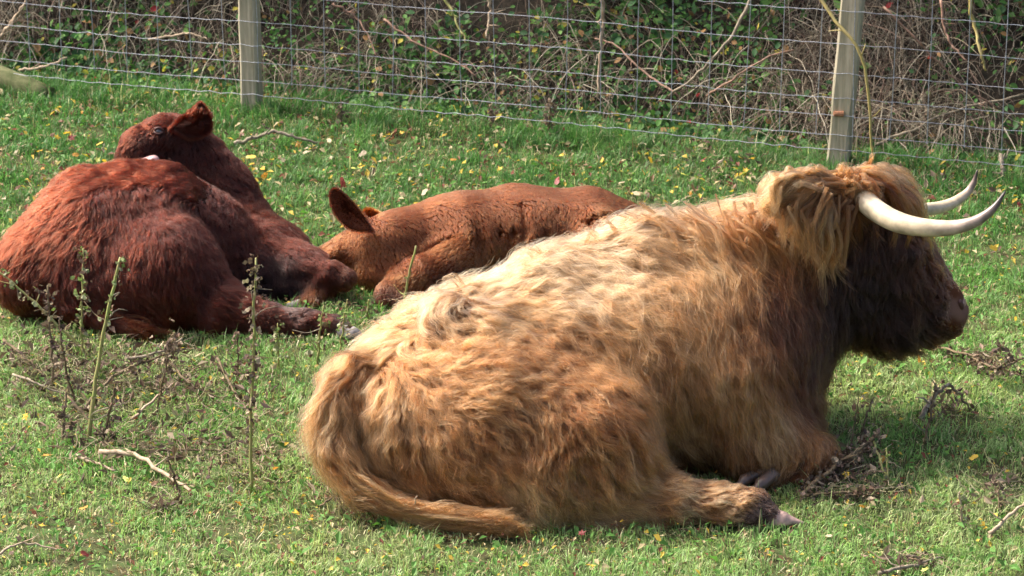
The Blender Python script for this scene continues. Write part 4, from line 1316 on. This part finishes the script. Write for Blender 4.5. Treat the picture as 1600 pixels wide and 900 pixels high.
    p = np.stack([x, fence_y(x) + d * .8, z], -1); s = RNG.uniform(.02, .038, n)[:, None]
    nn = nrm(RNG.normal(0, 1, (n, 3)) + np.array((0, 0, .8))); u = nrm(np.cross(nn, RNG.normal(0, 1, (n, 3)))); w = np.cross(nn, u)
    V = np.stack([p - u * s, p + w * s * .6, p + u * s, p - w * s * .6], 1).reshape(-1, 3); b = (np.arange(n) * 4)[:, None]
    T = np.concatenate([b + np.array([[0, 1, 2]]), b + np.array([[0, 2, 3]])], 1).reshape(-1, 3)
    col = pal[RNG.integers(0, 5, n)] * RNG.uniform(.6, 1.2, (n, 1))
    tag(mesh_np('hedge_top', V, T, LEAF, cols=np.repeat(col, 4, 0)), 'leafy upper part of the hedge above the bank', 'hedge', kind='stuff')
    # bramble canes that can be told apart
    CANE = simple_mat('bramble_cane', (0.30, 0.17, 0.12), rough=.6, scale=40, col2=(0.14, 0.09, 0.06), bump=.4)
    YCANE = simple_mat('yellow_cane', (0.42, 0.32, 0.10), rough=.6, scale=40, col2=(0.26, 0.22, 0.10), bump=.4)
    y1 = FP1[1]
    canes = [
        ([(1268, -20, -.05), (1310, 40, -.10), (1345, 85, -.12), (1357, 150, -.1), (1360, 215, -.08), (1364, 272, -.05)], 3.0, YCANE, 'arching pinkish yellow bramble cane hanging in front of the right fence post'),
        ([(1175, -10, .2), (1150, 45, .15), (1120, 85, .1), (1085, 118, .1), (1045, 150, .15)], 3.0, BARK, 'grey arching cane sweeping down left of the right fence post'),
        ([(1105, 150, .15), (1150, 120, .1), (1200, 90, .1), (1240, 78, .15)], 2.0, CANE, 'thin cane rising toward the right fence post from the left'),
        ([(938, -10, .3), (942, 40, .3), (938, 90, .3), (934, 150, .25)], 3.4, PALE, 'pale dead stalk standing upright behind the middle of the fence'),
        ([(764, -5, .4), (765, 25, .4), (760, 60, .35)], 2.6, PALE, 'short pale stalk behind the wire above the light calf'),
        ([(694, -8, .4), (712, 30, .35), (728, 68, .3)], 2.6, GREENSTEM, 'greenish stalk leaning right behind the wire in the middle'),
        ([(1514, -5, .3), (1522, 40, .3), (1532, 80, .25), (1540, 110, .25)], 3.0, YCANE, 'yellow brown cane hanging right of the right fence post'),
        ([(1370, 225, .25), (1420, 205, .3), (1500, 170, .4), (1600, 148, .5)], 2.6, BARK, 'grey cane lying along the bank at the far right'),
        ([(1565, 240, .1), (1566, 262, .05), (1567, 276, .02)], 4.0, BARK, 'snapped brown stub at the foot of the hedge on the far right'),
        ([(1470, 0, .4), (1480, 60, .35), (1510, 95, .3)], 2.4, CANE, 'brown cane bending down behind the right wires'),
        ([(1380, 10, .3), (1440, 70, .3), (1500, 130, .35), (1560, 170, .4)], 2.0, CANE, 'thin reddish cane sloping down to the right edge'),
        ([(0, 60, .3), (22, 30, .3), (44, -5, .3)], 3.4, PALE, 'pale branch crossing the top left corner'),
        ([(30, 110, .2), (70, 104, .2), (105, 90, .25)], 2.6, PALE, 'pale twig lying above the mossy beam'),
        ([(232, 62, .4), (290, 52, .4), (325, 62, .4)], 2.2, PALE, 'pale dry twig behind the wires above the dark calf'),
        ([(1060, 150, .2), (1010, 115, .3), (960, 70, .4), (930, 60, .45)], 2.0, CANE, 'thin cane crossing behind the upright pale stalk'),
        ([(600, 30, .4), (640, 60, .35), (700, 90, .3), (745, 120, .25)], 1.8, CANE, 'thin dark cane sloping right behind the middle wires'),
        ([(520, 5, .4), (560, 30, .4), (590, 90, .3)], 1.8, CANE, 'dark cane behind the wire right of the left post'),
        ([(180, -5, .5), (172, 40, .45), (158, 90, .35)], 2.0, BARK, 'grey cane hanging at upper left behind the wires'),
    ]
    for pts, r, m, lab in canes:
        P = []
        for a_, b_, dd in pts:
            X0 = at(a_, b_, 13.0)[0]; P.append(at(a_, b_, fence_y(X0) + dd))
        p = spline(np.array(P), 18); p[1:-1] += RNG.normal(0, .003, (16, 3))
        rr = r * axial(p[0]) / F_PX
        e = empty('bramble_cane', lab, 'cane', 'canes and stalks in the hedge')
        tube('stem', p, np.linspace(rr, rr * .6, 18), m, e, sides=7, noise=.1)
        for q in range(3):
            a_ = p[random.randrange(3, 16)]; b_ = a_ + np.array((random.uniform(-.08, .08), random.uniform(-.03, .04), random.uniform(-.06, .06)))
            tube('side_shoot', [a_, (a_ + b_) / 2 + RNG.normal(0, .006, 3), b_], [rr * .45, rr * .3, rr * .15], m, e, sides=5)


ground(); grass(); fallen_leaves(); weeds(); low_tangle(); fence(); hedge()

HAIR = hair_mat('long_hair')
SKIN = skin_mat('skin')
COW = empty('highland_cow', 'large shaggy golden brown cow with long curved horns lying in the grass', 'cow', 'cattle resting in the field')
DARK = empty('calf', 'dark red calf curled up with its head on its own flank, leftmost of the cattle', 'calf', 'cattle resting in the field')
LIGHT = empty('calf', 'light orange brown calf asleep on the grass behind the big horned cow', 'calf', 'cattle resting in the field')
cow_b, dark_b, light_b = main_cow_body(), dark_calf_body(), light_calf_body()
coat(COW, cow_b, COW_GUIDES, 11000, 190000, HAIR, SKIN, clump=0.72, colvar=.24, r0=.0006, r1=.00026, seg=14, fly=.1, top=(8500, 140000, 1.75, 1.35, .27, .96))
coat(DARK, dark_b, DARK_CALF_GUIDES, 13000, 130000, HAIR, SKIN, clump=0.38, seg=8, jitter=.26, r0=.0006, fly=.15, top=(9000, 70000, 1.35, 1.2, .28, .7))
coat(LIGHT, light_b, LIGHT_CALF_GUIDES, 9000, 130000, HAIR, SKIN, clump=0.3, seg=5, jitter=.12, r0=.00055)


# ------------------------------------------------------------------ longer locks laid by hand
def fur_piece(name, groups, parent, wave=.006, seg=14, r0=.0007, r1=.0003):
    Ps, Cs = [], []
    for path, sp, cnt, col in groups:
        P = locks([(path, sp, cnt)], cnt, seg=seg, wave=wave)
        c = np.array(PAL[col])[None] * np.exp(RNG.normal(0, .2, (cnt, 1)))
        Ps.append(P); Cs.append(np.repeat(c, 1, 0))
    P = np.vstack(Ps); cc = np.clip(np.vstack(Cs), .002, .9)
    return curves_np(name, P, taper(len(P), seg, r0, r1), HAIR, parent, cc)


def fan(p0, p1, n, sp, cnt, cols, jit=6):
    """locks between two bounding paths"""
    out = []
    n, cnt, sp, jit = int(n * 2.4), int(cnt / 2.8), sp * .62, jit * 2.0
    p0 = np.array(p0, float); p1 = np.array(p1, float)
    for i in range(n):
        t = (i + RNG.uniform(0, 1)) / n
        q = p0 * (1 - t) + p1 * t
        q[1:, :2] += RNG.normal(0, jit, (len(q) - 1, 2)) * np.linspace(.4, 1, len(q) - 1)[:, None]
        q[0, :2] += RNG.normal(0, jit * .75, 2)
        q[:, 2] += RNG.normal(0, .01)
        out.append(([tuple(r) for r in q], sp * RNG.uniform(.6, 1.3), cnt, random.choice(cols)))
    return out


# ear tuft : broad fan of long hair flowing back off the ear and hanging from it
g = []  # fair strands put the sunlight on the ear into the hair colour
g += fan([(1262, 276, 9.66), (1235, 266, 9.63), (1210, 272, 9.61), (1197, 296, 9.60)], [(1245, 305, 9.63), (1222, 305, 9.60), (1210, 325, 9.58), (1212, 352, 9.57)], 20, .013, 90, ['fair', 'pale', 'fair'], 5)
g += fan([(1310, 284, 9.72), (1285, 268, 9.69), (1255, 266, 9.66), (1222, 284, 9.62)], [(1300, 306, 9.66), (1275, 300, 9.62), (1245, 312, 9.60), (1222, 340, 9.58)], 24, .013, 90, ['pale', 'fair', 'tan'], 6)
g += fan([(1250, 305, 9.62), (1235, 320, 9.59), (1226, 345, 9.57), (1232, 385, 9.56)], [(1300, 320, 9.63), (1292, 345, 9.60), (1284, 390, 9.58), (1290, 432, 9.57)], 26, .012, 90, ['pale', 'fair', 'tan', 'ginger'], 6)
g += fan([(1285, 305, 9.63), (1275, 335, 9.60), (1268, 370, 9.58), (1278, 410, 9.57)], [(1335, 325, 9.69), (1328, 355, 9.65), (1318, 400, 9.62), (1322, 440, 9.62)], 22, .011, 70, ['ginger', 'rust', 'tan', 'pale'], 6)
g += [([(1306, 330, 9.63), (1294, 370, 9.60), (1286, 420, 9.58), (1291, 482, 9.58)], .006, 50, 'fair'), ([(1318, 330, 9.66), (1306, 380, 9.61), (1300, 420, 9.59), (1306, 452, 9.58)], .005, 40, 'tan'), ([(1296, 330, 9.62), (1280, 370, 9.59), (1276, 410, 9.58), (1284, 440, 9.57)], .006, 40, 'tan')]
fur_piece('ear_hair', g, COW, wave=.007)
# forelock over the poll and down the forehead
g = []
g += fan([(1322, 292, 9.80), (1340, 268, 9.78), (1372, 268, 9.76), (1392, 292, 9.75)], [(1362, 285, 9.95), (1392, 268, 9.97), (1420, 290, 9.98), (1436, 330, 9.98)], 24, .014, 90, ['ginger', 'tan', 'ginger', 'pale'])
g += fan([(1350, 285, 9.78), (1385, 290, 9.75), (1412, 330, 9.74), (1420, 385, 9.75)], [(1385, 290, 9.92), (1425, 300, 9.92), (1448, 350, 9.90), (1462, 405, 9.88)], 18, .010, 70, ['ginger', 'rust', 'brown', 'tan'])
g += fan([(1330, 290, 9.78), (1340, 285, 9.74), (1365, 300, 9.72), (1380, 335, 9.72)], [(1318, 300, 9.76), (1322, 330, 9.70), (1332, 370, 9.68), (1340, 410, 9.70)], 14, .010, 70, ['ginger', 'rust', 'brown'])
g += [([(1392, 330, 9.72), (1400, 350, 9.70), (1396, 380, 9.71), (1390, 396, 9.72)], .006, 50, 'pale'), ([(1410, 335, 9.72), (1420, 365, 9.71), (1416, 385, 9.72), (1404, 402, 9.72)], .005, 40, 'tan'),
      ([(1440, 345, 9.76), (1450, 370, 9.76), (1458, 390, 9.77), (1456, 408, 9.78)], .004, 30, 'pale'), ([(1348, 275, 9.84), (1356, 260, 9.83), (1362, 245, 9.82), (1362, 236, 9.82)], .005, 60, 'tan'),
      ([(1300, 290, 9.78), (1288, 272, 9.77), (1290, 258, 9.76)], .005, 40, 'tan'), ([(1378, 285, 9.80), (1372, 265, 9.80), (1345, 262, 9.80), (1330, 280, 9.80)], .008, 60, 'tan')]
g += fan([(1318, 296, 9.74), (1330, 286, 9.70), (1346, 290, 9.69), (1356, 304, 9.685)], [(1350, 280, 9.78), (1362, 282, 9.74), (1374, 300, 9.71), (1380, 322, 9.70)], 10, .009, 80, ['ginger', 'tan', 'rust'], 4)
g += fan([(1296, 292, 9.78), (1302, 272, 9.77), (1318, 264, 9.77), (1336, 272, 9.76)], [(1350, 288, 9.74), (1340, 282, 9.70), (1326, 296, 9.68), (1316, 330, 9.68)], 14, .012, 90, ['ginger', 'tan', 'pale'], 6)
fur_piece('forelock', g, COW, wave=.009)
# tail hair and switch
g = []
g += fan([(548, 575, 9.32), (515, 590, 9.22), (484, 640, 9.14), (470, 710, 9.10)], [(560, 600, 9.28), (540, 640, 9.18), (520, 700, 9.12), (515, 765, 9.07)], 30, .013, 80, ['tan', 'pale', 'fair', 'tan'], 5)
g += fan([(500, 650, 9.18), (490, 690, 9.13), (505, 740, 9.08), (560, 775, 9.04)], [(545, 690, 9.16), (545, 725, 9.12), (580, 765, 9.08), (640, 800, 9.04)], 24, .012, 80, ['tan', 'pale', 'tan', 'fair'], 5)
g += fan([(556, 757, 9.05), (640, 788, 8.98), (720, 806, 8.94), (800, 824, 8.92)], [(570, 780, 9.02), (650, 812, 8.96), (730, 828, 8.92), (838, 840, 8.90)], 20, .013, 90, ['tan', 'pale', 'ginger', 'tan'], 7)
g += fan([(690, 792, 8.96), (740, 800, 8.94), (780, 800, 8.93), (815, 815, 8.93)], [(700, 815, 8.95), (750, 826, 8.93), (800, 834, 8.92), (838, 838, 8.91)], 12, .012, 80, ['ginger', 'tan', 'pale'], 5)
tp = spline(np.array([(520, 690, 9.09), (556, 757, 9.03), (640, 798, 8.96), (720, 814, 8.93), (800, 830, 8.91), (840, 838, 8.905)]), 60)
for i in range(110):
    k = RNG.integers(0, 44); a, b_, c_ = tp[k], tp[k + 7], tp[k + 14]; o1, o2 = RNG.normal(0, 9), RNG.normal(0, 20)
    g.append(([(a[0], a[1] + o1 * .6, a[2]), (b_[0] + RNG.normal(0, 5), b_[1] + o1, b_[2] - .01), (c_[0] + RNG.normal(0, 9), c_[1] + float(np.clip(o2, -22, 14)), c_[2] - .01)], .006, 28, random.choice(['tan', 'pale', 'ginger', 'fair', 'tan'])))
fur_piece('tail_switch', g, COW, wave=.022)
# mane locks on the neck, stray curls along the spine, pale wisps on the thigh
g = []
g += fan([(1130, 335, 9.70), (1150, 360, 9.62), (1175, 410, 9.57), (1185, 480, 9.54)], [(1215, 330, 9.74), (1235, 360, 9.68), (1250, 420, 9.66), (1262, 480, 9.66)], 28, .008, 46, ['tan', 'pale', 'ginger', 'tan'], 9)
g += fan([(980, 352, 9.72), (1030, 360, 9.66), (1060, 400, 9.60), (1075, 470, 9.54)], [(1110, 340, 9.72), (1150, 370, 9.62), (1170, 440, 9.56), (1180, 520, 9.52)], 26, .009, 44, ['pale', 'cream', 'tan'], 10)
g += fan([(1180, 520, 9.50), (1190, 570, 9.46), (1205, 640, 9.42), (1225, 690, 9.40)], [(1110, 520, 9.50), (1120, 580, 9.45), (1140, 640, 9.40), (1160, 710, 9.38)], 26, .009, 50, ['tan', 'pale', 'ginger', 'tan'], 9)
g += fan([(1195, 640, 9.40), (1210, 670, 9.37), (1230, 700, 9.36), (1245, 735, 9.36)], [(1130, 650, 9.40), (1140, 690, 9.37), (1160, 720, 9.36), (1180, 742, 9.35)], 18, .008, 44, ['ginger', 'tan'], 6)
for i in range(34):
    x = RNG.uniform(600, 1180); top = np.interp(x, [560, 620, 700, 760, 850, 950, 1050, 1200], [545, 500, 452, 428, 398, 358, 347, 332])
    Yb = np.interp(x, [560, 1200], [9.5, 9.78]); s = RNG.uniform(8, 22) * random.choice((-1, 1))
    g.append(([(x, top + 8, Yb), (x + s, top - RNG.uniform(4, 12), Yb - .01), (x + 2 * s, top - RNG.uniform(0, 10), Yb), (x + 2.4 * s, top + 8, Yb - .03)], .006, 10, random.choice(['cream', 'pale'])))
for i in range(16):
    x = RNG.uniform(700, 900); y = RNG.uniform(730, 770); s = RNG.uniform(4, 16)
    g.append(([(x, y, 9.09), (x + s, y + 18, 9.03), (x + s + RNG.uniform(0, 24), y + 36, 9.01), (x + s + RNG.uniform(10, 40), y + 56, 9.01)], .004, 22, 'cream'))
g2 = []
g2 += fan([(1335, 400, 9.72), (1330, 440, 9.70), (1328, 480, 9.69), (1332, 520, 9.70)], [(1440, 400, 9.76), (1452, 435, 9.76), (1462, 465, 9.77), (1468, 490, 9.78)], 16, .007, 60, ['dark', 'black', 'brown', 'rust'], 7)
g2 += fan([(1310, 470, 9.72), (1312, 505, 9.70), (1318, 535, 9.72), (1322, 556, 9.74)], [(1410, 480, 9.76), (1420, 510, 9.76), (1426, 530, 9.78), (1432, 544, 9.80)], 14, .007, 60, ['black', 'dark', 'dark', 'brown'], 6)
g2 += fan([(1440, 372, 9.82), (1455, 398, 9.81), (1468, 425, 9.81), (1478, 445, 9.81)], [(1425, 385, 9.76), (1436, 410, 9.75), (1450, 436, 9.76), (1456, 460, 9.77)], 8, .006, 50, ['rust', 'brown', 'ginger', 'dark'], 6)
fur_piece('face_hair', g2, COW, wave=.008)
fur_piece('mane_locks', g, COW, wave=.012, r0=.0006)


# ------------------------------------------------------------------ horns
def horn_mat():
    m, N, L = new_mat('horn')
    out = N.new('ShaderNodeOutputMaterial'); b = N.new('ShaderNodeBsdfPrincipled')
    at_ = N.new('ShaderNodeAttribute'); at_.attribute_name = 'coat'
    tc = N.new('ShaderNodeTexCoord'); nz = N.new('ShaderNodeTexNoise'); nz.inputs['Scale'].default_value = 26; nz.inputs['Detail'].default_value = 5
    L.new(tc.outputs['Object'], nz.inputs['Vector'])
    mr = N.new('ShaderNodeMapRange'); mr.inputs['From Min'].default_value = .3; mr.inputs['From Max'].default_value = .7; mr.inputs['To Min'].default_value = .5; mr.inputs['To Max'].default_value = 1.08
    L.new(nz.outputs['Fac'], mr.inputs['Value'])
    g = N.new('ShaderNodeVectorMath'); g.operation = 'SCALE'; L.new(at_.outputs['Color'], g.inputs[0]); L.new(mr.outputs[0], g.inputs['Scale'])
    L.new(g.outputs[0], b.inputs['Base Color']); b.inputs['Roughness'].default_value = .38; b.inputs['Specular IOR Level'].default_value = .5
    b.inputs['Subsurface Weight'].default_value = .1; b.inputs['Subsurface Radius'].default_value = (.01, .006, .003)
    bp = N.new('ShaderNodeBump'); bp.inputs['Strength'].default_value = .25; bp.inputs['Distance'].default_value = .002
    L.new(nz.outputs['Fac'], bp.inputs['Height']); L.new(bp.outputs[0], b.inputs['Normal'])
    L.new(b.outputs[0], out.inputs[0])
    return m


HORN = horn_mat()


def horn(px, label):
    P = spline(np.array([list(at(a, b, c)) + [r * .86 * axial(at(a, b, c)) / F_PX] for a, b, c, r in px]), 40)
    V, F = tube_arrays(P[:, :3], np.maximum(P[:, 3], .001) * (1 + .03 * np.exp(-np.arange(40) / 9.) * np.sin(np.arange(40) * 2.2) + .008 * np.sin(np.arange(40) * .9)), 16)
    t = np.repeat(np.linspace(0, 1, 40), 16); t = np.concatenate([t, [0, 1]])
    keys = [0, .14, .5, .66, .8, .92, 1.0]
    cols = np.array([(.34, .22, .11), (.62, .53, .37), (.60, .49, .32), (.42, .33, .25), (.24, .18, .15), (.10, .07, .06), (.04, .03, .025)])
    cc = np.stack([np.interp(t, keys, cols[:, i]) for i in range(3)], -1)
    F = [f for f in F]
    me = bpy.data.meshes.new('horn'); me.from_pydata([tuple(v) for v in V], [], [f if len(f) == 4 and f[0] != f[3] else f[:3] for f in F])
    me.polygons.foreach_set('use_smooth', [True] * len(me.polygons))
    a = me.color_attributes.new('coat', 'FLOAT_COLOR', 'POINT')
    a.data.foreach_set('color', np.concatenate([cc, np.ones((len(V), 1))], 1).astype(np.float32).ravel())
    me.materials.append(HORN)
    o = link(bpy.data.objects.new('horn', me), COW); o['label'] = label


horn([(1350, 298, 9.80, 15), (1352, 312, 9.71, 20), (1368, 328, 9.66, 20), (1400, 346, 9.60, 19.5), (1440, 355, 9.55, 17), (1486, 356, 9.52, 14), (1524, 346, 9.50, 10.5), (1552, 326, 9.50, 7), (1571, 299, 9.51, 1.5)], 'near horn, cream white with a grey tip')
horn([(1385, 312, 10.0, 12), (1412, 322, 10.08, 12), (1445, 327, 10.16, 12), (1480, 321, 10.22, 11), (1508, 304, 10.26, 8), (1521, 286, 10.27, 5.5), (1527, 266, 10.27, 1.2)], 'far horn, half hidden by the forelock')

# ------------------------------------------------------------------ hooves, noses, eyes
HOOFP = simple_mat('pinkish_hoof', (0.46, 0.30, 0.25), rough=.5, scale=24, col2=(0.20, 0.14, 0.12), bump=.4, spec=.4)
HOOFD = simple_mat('dark_hoof', (0.11, 0.065, 0.045), rough=.4, scale=30, col2=(0.035, 0.028, 0.026), bump=.4, spec=.5)
HOOFG = simple_mat('grey_hoof', (0.30, 0.27, 0.26), rough=.5, scale=30, col2=(0.16, 0.14, 0.135), bump=.4)
NOSE = simple_mat('nose_skin', (0.36, 0.20, 0.155), rough=.35, scale=90, col2=(0.13, 0.055, 0.04), bump=.6, spec=.6)
NOSEP = simple_mat('wet_pink_nose', (0.55, 0.36, 0.34), rough=.2, scale=60, col2=(0.30, 0.16, 0.16), bump=.4, spec=.8)
EYE = simple_mat('eye_ball', (0.012, 0.010, 0.012), rough=.06, var=0, bump=0, spec=.9)
LID = simple_mat('eye_lid', (0.07, 0.03, 0.025), rough=.5, scale=60)


def blob(name, chains, mat, parent, k=.006, cuts=(), res=.004, label=None):
    b = Body()
    for c in chains: b.chain(c, k)
    for c in cuts: b.cut(c, .004)
    V, Q = b.surface(res)
    o = mesh_np(name, V, Q, mat, parent)
    if label: o['label'] = label
    return o


blob('hoof', [[(1192, 806, 9.025, 19), (1222, 813, 9.01, 14), (1254, 817, 9.0, 2.5)]], HOOFP, COW, label='pinkish pointed near hind hoof')
blob('hoof', [[(1188, 815, 9.07, 15), (1215, 822, 9.06, 13), (1238, 826, 9.05, 5)]], HOOFD, COW)
blob('dewclaw', [[(1162, 822, 9.01, 8), (1170, 827, 9.0, 5)]], HOOFD, COW)
blob('hoof', [[(1206, 742, 9.27, 11), (1190, 756, 9.23, 10), (1172, 774, 9.19, 3)]], HOOFD, COW, label='dark glossy fore hoof folded under')
blob('hoof', [[(1186, 740, 9.29, 10), (1164, 750, 9.26, 9), (1146, 768, 9.22, 3)]], HOOFD, COW)
blob('dewclaw', [[(1208, 738, 9.28, 7), (1214, 742, 9.27, 5)]], HOOFD, COW)
blob('hoof', [[(1062, 762, 9.16, 9), (1100, 768, 9.14, 8), (1126, 774, 9.13, 3)]], HOOFD, COW, label='dark far hind hoof showing behind the shank')
blob('nose', [[(1490, 476, 9.83, 20), (1493, 494, 9.83, 18)], [(1480, 515, 9.83, 14), (1470, 524, 9.83, 13)]], NOSE, COW, cuts=[[(1500, 474, 9.785, 5), (1504, 484, 9.785, 4)]])
# knee joint of the folded fore leg shows bare and brown beside the hoof
blob('pastern', [[(1206, 746, 9.30, 11), (1232, 750, 9.32, 13)]], simple_mat('knee_skin', (0.13, 0.055, 0.025), rough=.8, scale=60, col2=(0.07, 0.03, 0.02), bump=.6), COW)
blob('nostril', [[(1500, 472, 9.788, 4.5), (1503, 480, 9.79, 4)]], LID, COW, res=.002)  # dark blob paints the shade inside the nostril opening
blob('mouth', [[(1483, 508, 9.80, 2.2), (1462, 506, 9.785, 2.2), (1444, 494, 9.78, 2.0)]], LID, COW, res=.0022)


def eye(body, px, py, r, parent, label=None, look=None):
    p, n = body.hit(px, py)
    me = bpy.data.meshes.new('eye')
    V, F = [], []
    for i in range(9):
        for j in range(14):
            th = math.pi * i / 8; ph = 2 * math.pi * j / 14
            V.append((r * math.sin(th) * math.cos(ph), r * math.sin(th) * math.sin(ph), r * math.cos(th)))
    for i in range(8):
        for j in range(14):
            F.append((i * 14 + j, (i + 1) * 14 + j, (i + 1) * 14 + (j + 1) % 14, i * 14 + (j + 1) % 14))
    me.from_pydata(V, [], F); me.polygons.foreach_set('use_smooth', [True] * len(me.polygons)); me.materials.append(EYE)
    o = link(bpy.data.objects.new('eye', me), parent); o.location = p - n * r * .35
    if label: o['label'] = label
    # lids: two arcs round the ball
    c = p - n * r * .35
    for s in (1, -1):
        a = []
        for t in np.linspace(-1, 1, 9):
            x = t * r * 1.15; y = s * r * .72 * (1 - t * t)
            a.append(c + RGT * x + UPV * y + n * r * (.95 - .45 * t * t))
        tube('eyelid', a, [r * .12] + [r * .26] * 7 + [r * .12], LID, parent, sides=7)


eye(cow_b, 1436, 415, .016, COW)
eye(dark_b, 248, 205, .016, DARK, 'half open eye that catches the sky')
blob('nose', [[(226, 256, 11.26, 10), (240, 252, 11.24, 10)]], NOSEP, DARK, cuts=[[(241, 250, 11.215, 3)]], res=.003)
blob('hoof', [[(534, 519, 10.545, 14), (552, 523, 10.535, 12), (568, 527, 10.53, 4)]], HOOFG, DARK, label='grey near hind hoof stretched out')
blob('hoof', [[(538, 528, 10.58, 11), (556, 532, 10.57, 9)]], HOOFG, DARK)
blob('hoof', [[(466, 476, 10.84, 9), (452, 481, 10.83, 8)]], HOOFG, DARK, label='pale grey fore hoof tucked between the legs')
# closed eye of the sleeping calf
tube('eyelid', [light_b.hit(a, b)[0] + np.array((0, -.003, 0)) for a, b in ((508, 405), (511, 411), (516, 415), (521, 414))], [.0015, .003, .003, .0015], LID, LIGHT, sides=6)


# calf ears: cupped leaf shapes
def ear(name, parent, outline, Y, cup, mat_col, fringe, n=900, length=.02, dY=0.0):
    """outline of photo points round the ear, first point at the root; cup in m"""
    pts = np.array([at(a, b, Y + dY * i) for i, (a, b) in enumerate(outline)])
    c = pts.mean(0); rings = 6
    V = [c + np.array((0, cup, 0))]; m = 28
    loop = spline(np.vstack([pts, pts[:1]]), m + 1)[:-1]
    for k in range(1, rings + 1):
        f = k / rings
        for q in loop: V.append(c + (q - c) * f + np.array((0, cup * (1 - f * f), 0)))
    V = np.array(V); F = [(0, 1 + (s + 1) % m, 1 + s) for s in range(m)]
    for k in range(rings - 1):
        for s in range(m):
            a, b_ = 1 + k * m + s, 1 + k * m + (s + 1) % m
            F.append((a, b_, b_ + m)); F.append((a, b_ + m, a + m))
    nV = len(V)
    back = V + np.array((0, .006, 0)); back[1 + (rings - 1) * m:] = V[1 + (rings - 1) * m:] + np.array((0, .002, 0))
    F2 = [tuple(x + nV for x in f[::-1]) for f in F]
    rim = []
    for s in range(m):
        a, b_ = 1 + (rings - 1) * m + s, 1 + (rings - 1) * m + (s + 1) % m
        rim += [(a, b_, b_ + nV), (a, b_ + nV, a + nV)]
    VV = np.vstack([V, back]); FF = np.array(F + F2 + rim)
    col = np.array(PAL[mat_col]) * (2.4 if mat_col != 'maroon' else 1.2)
    o = mesh_np('ear', VV, FF, SKIN, parent, cols=np.tile(col, (len(VV), 1)))
    # short fur on both faces, fringe along the rim
    P, Cc = [], []
    root = pts[0]
    for _ in range(n):
        k = RNG.integers(0, len(F)); a, b_, c_ = V[F[k][0]], V[F[k][1]], V[F[k][2]]
        u, v = RNG.random(2); 
        if u + v > 1: u, v = 1 - u, 1 - v
        p = a + (b_ - a) * u + (c_ - a) * v; side = -1 if RNG.random() < .55 else 1
        d = nrm((p - root) + RNG.normal(0, .01, 3)); L = length * RNG.uniform(.4, .9)
        t = np.linspace(0, 1, 5)[:, None]
        P.append(p + d * t * L + np.array((0, side * .006, 0)) * t + (np.array((0, .006, 0)) if side > 0 else 0)); Cc.append(np.array(PAL[mat_col]) * RNG.uniform(.6, 1.3))
    for s in range(n):
        si = RNG.integers(0, m); q = loop[si] + (loop[(si + 1) % m] - loop[si]) * RNG.random() + RNG.normal(0, .0025, 3); d = nrm((q - c) + (q - root) * .8 + RNG.normal(0, .012, 3)); L = length * RNG.uniform(.3, 1.0)
        t = np.linspace(0, 1, 5)[:, None]
        P.append(q + d * t * L); Cc.append(np.array(PAL[fringe]) * RNG.uniform(.7, 1.3))
    curves_np('ear_hair', np.array(P), np.tile(np.linspace(.0006, .0003, 5), (len(P), 1)), HAIR, parent, np.clip(np.array(Cc), .002, .9))


ear('ear', LIGHT, [(584, 362), (548, 358), (524, 334), (516, 307), (524, 295), (542, 307), (566, 334)], 11.03, .008, 'umber', 'umber', 4000, .008)
ear('ear', LIGHT, [(576, 346), (568, 336), (574, 328), (588, 332), (596, 342)], 11.2, -.006, 'light', 'light', 1500, .014)
ear('ear', DARK, [(268, 200), (288, 185), (302, 171), (311, 165), (321, 180), (324, 203), (298, 213)], 11.31, -.016, 'maroon', 'red', 8000, .020)
# orange tipped tail locks of the dark calf, lying on the grass below it
fur_piece('tail_switch', fan([(120, 478, 10.60), (150, 492, 10.57), (180, 508, 10.54), (215, 522, 10.52)], [(150, 488, 10.58), (190, 502, 10.55), (235, 512, 10.53), (278, 526, 10.51)], 16, .012, 60, ['red2', 'orange2', 'orange', 'red'], 5), DARK, wave=.012)
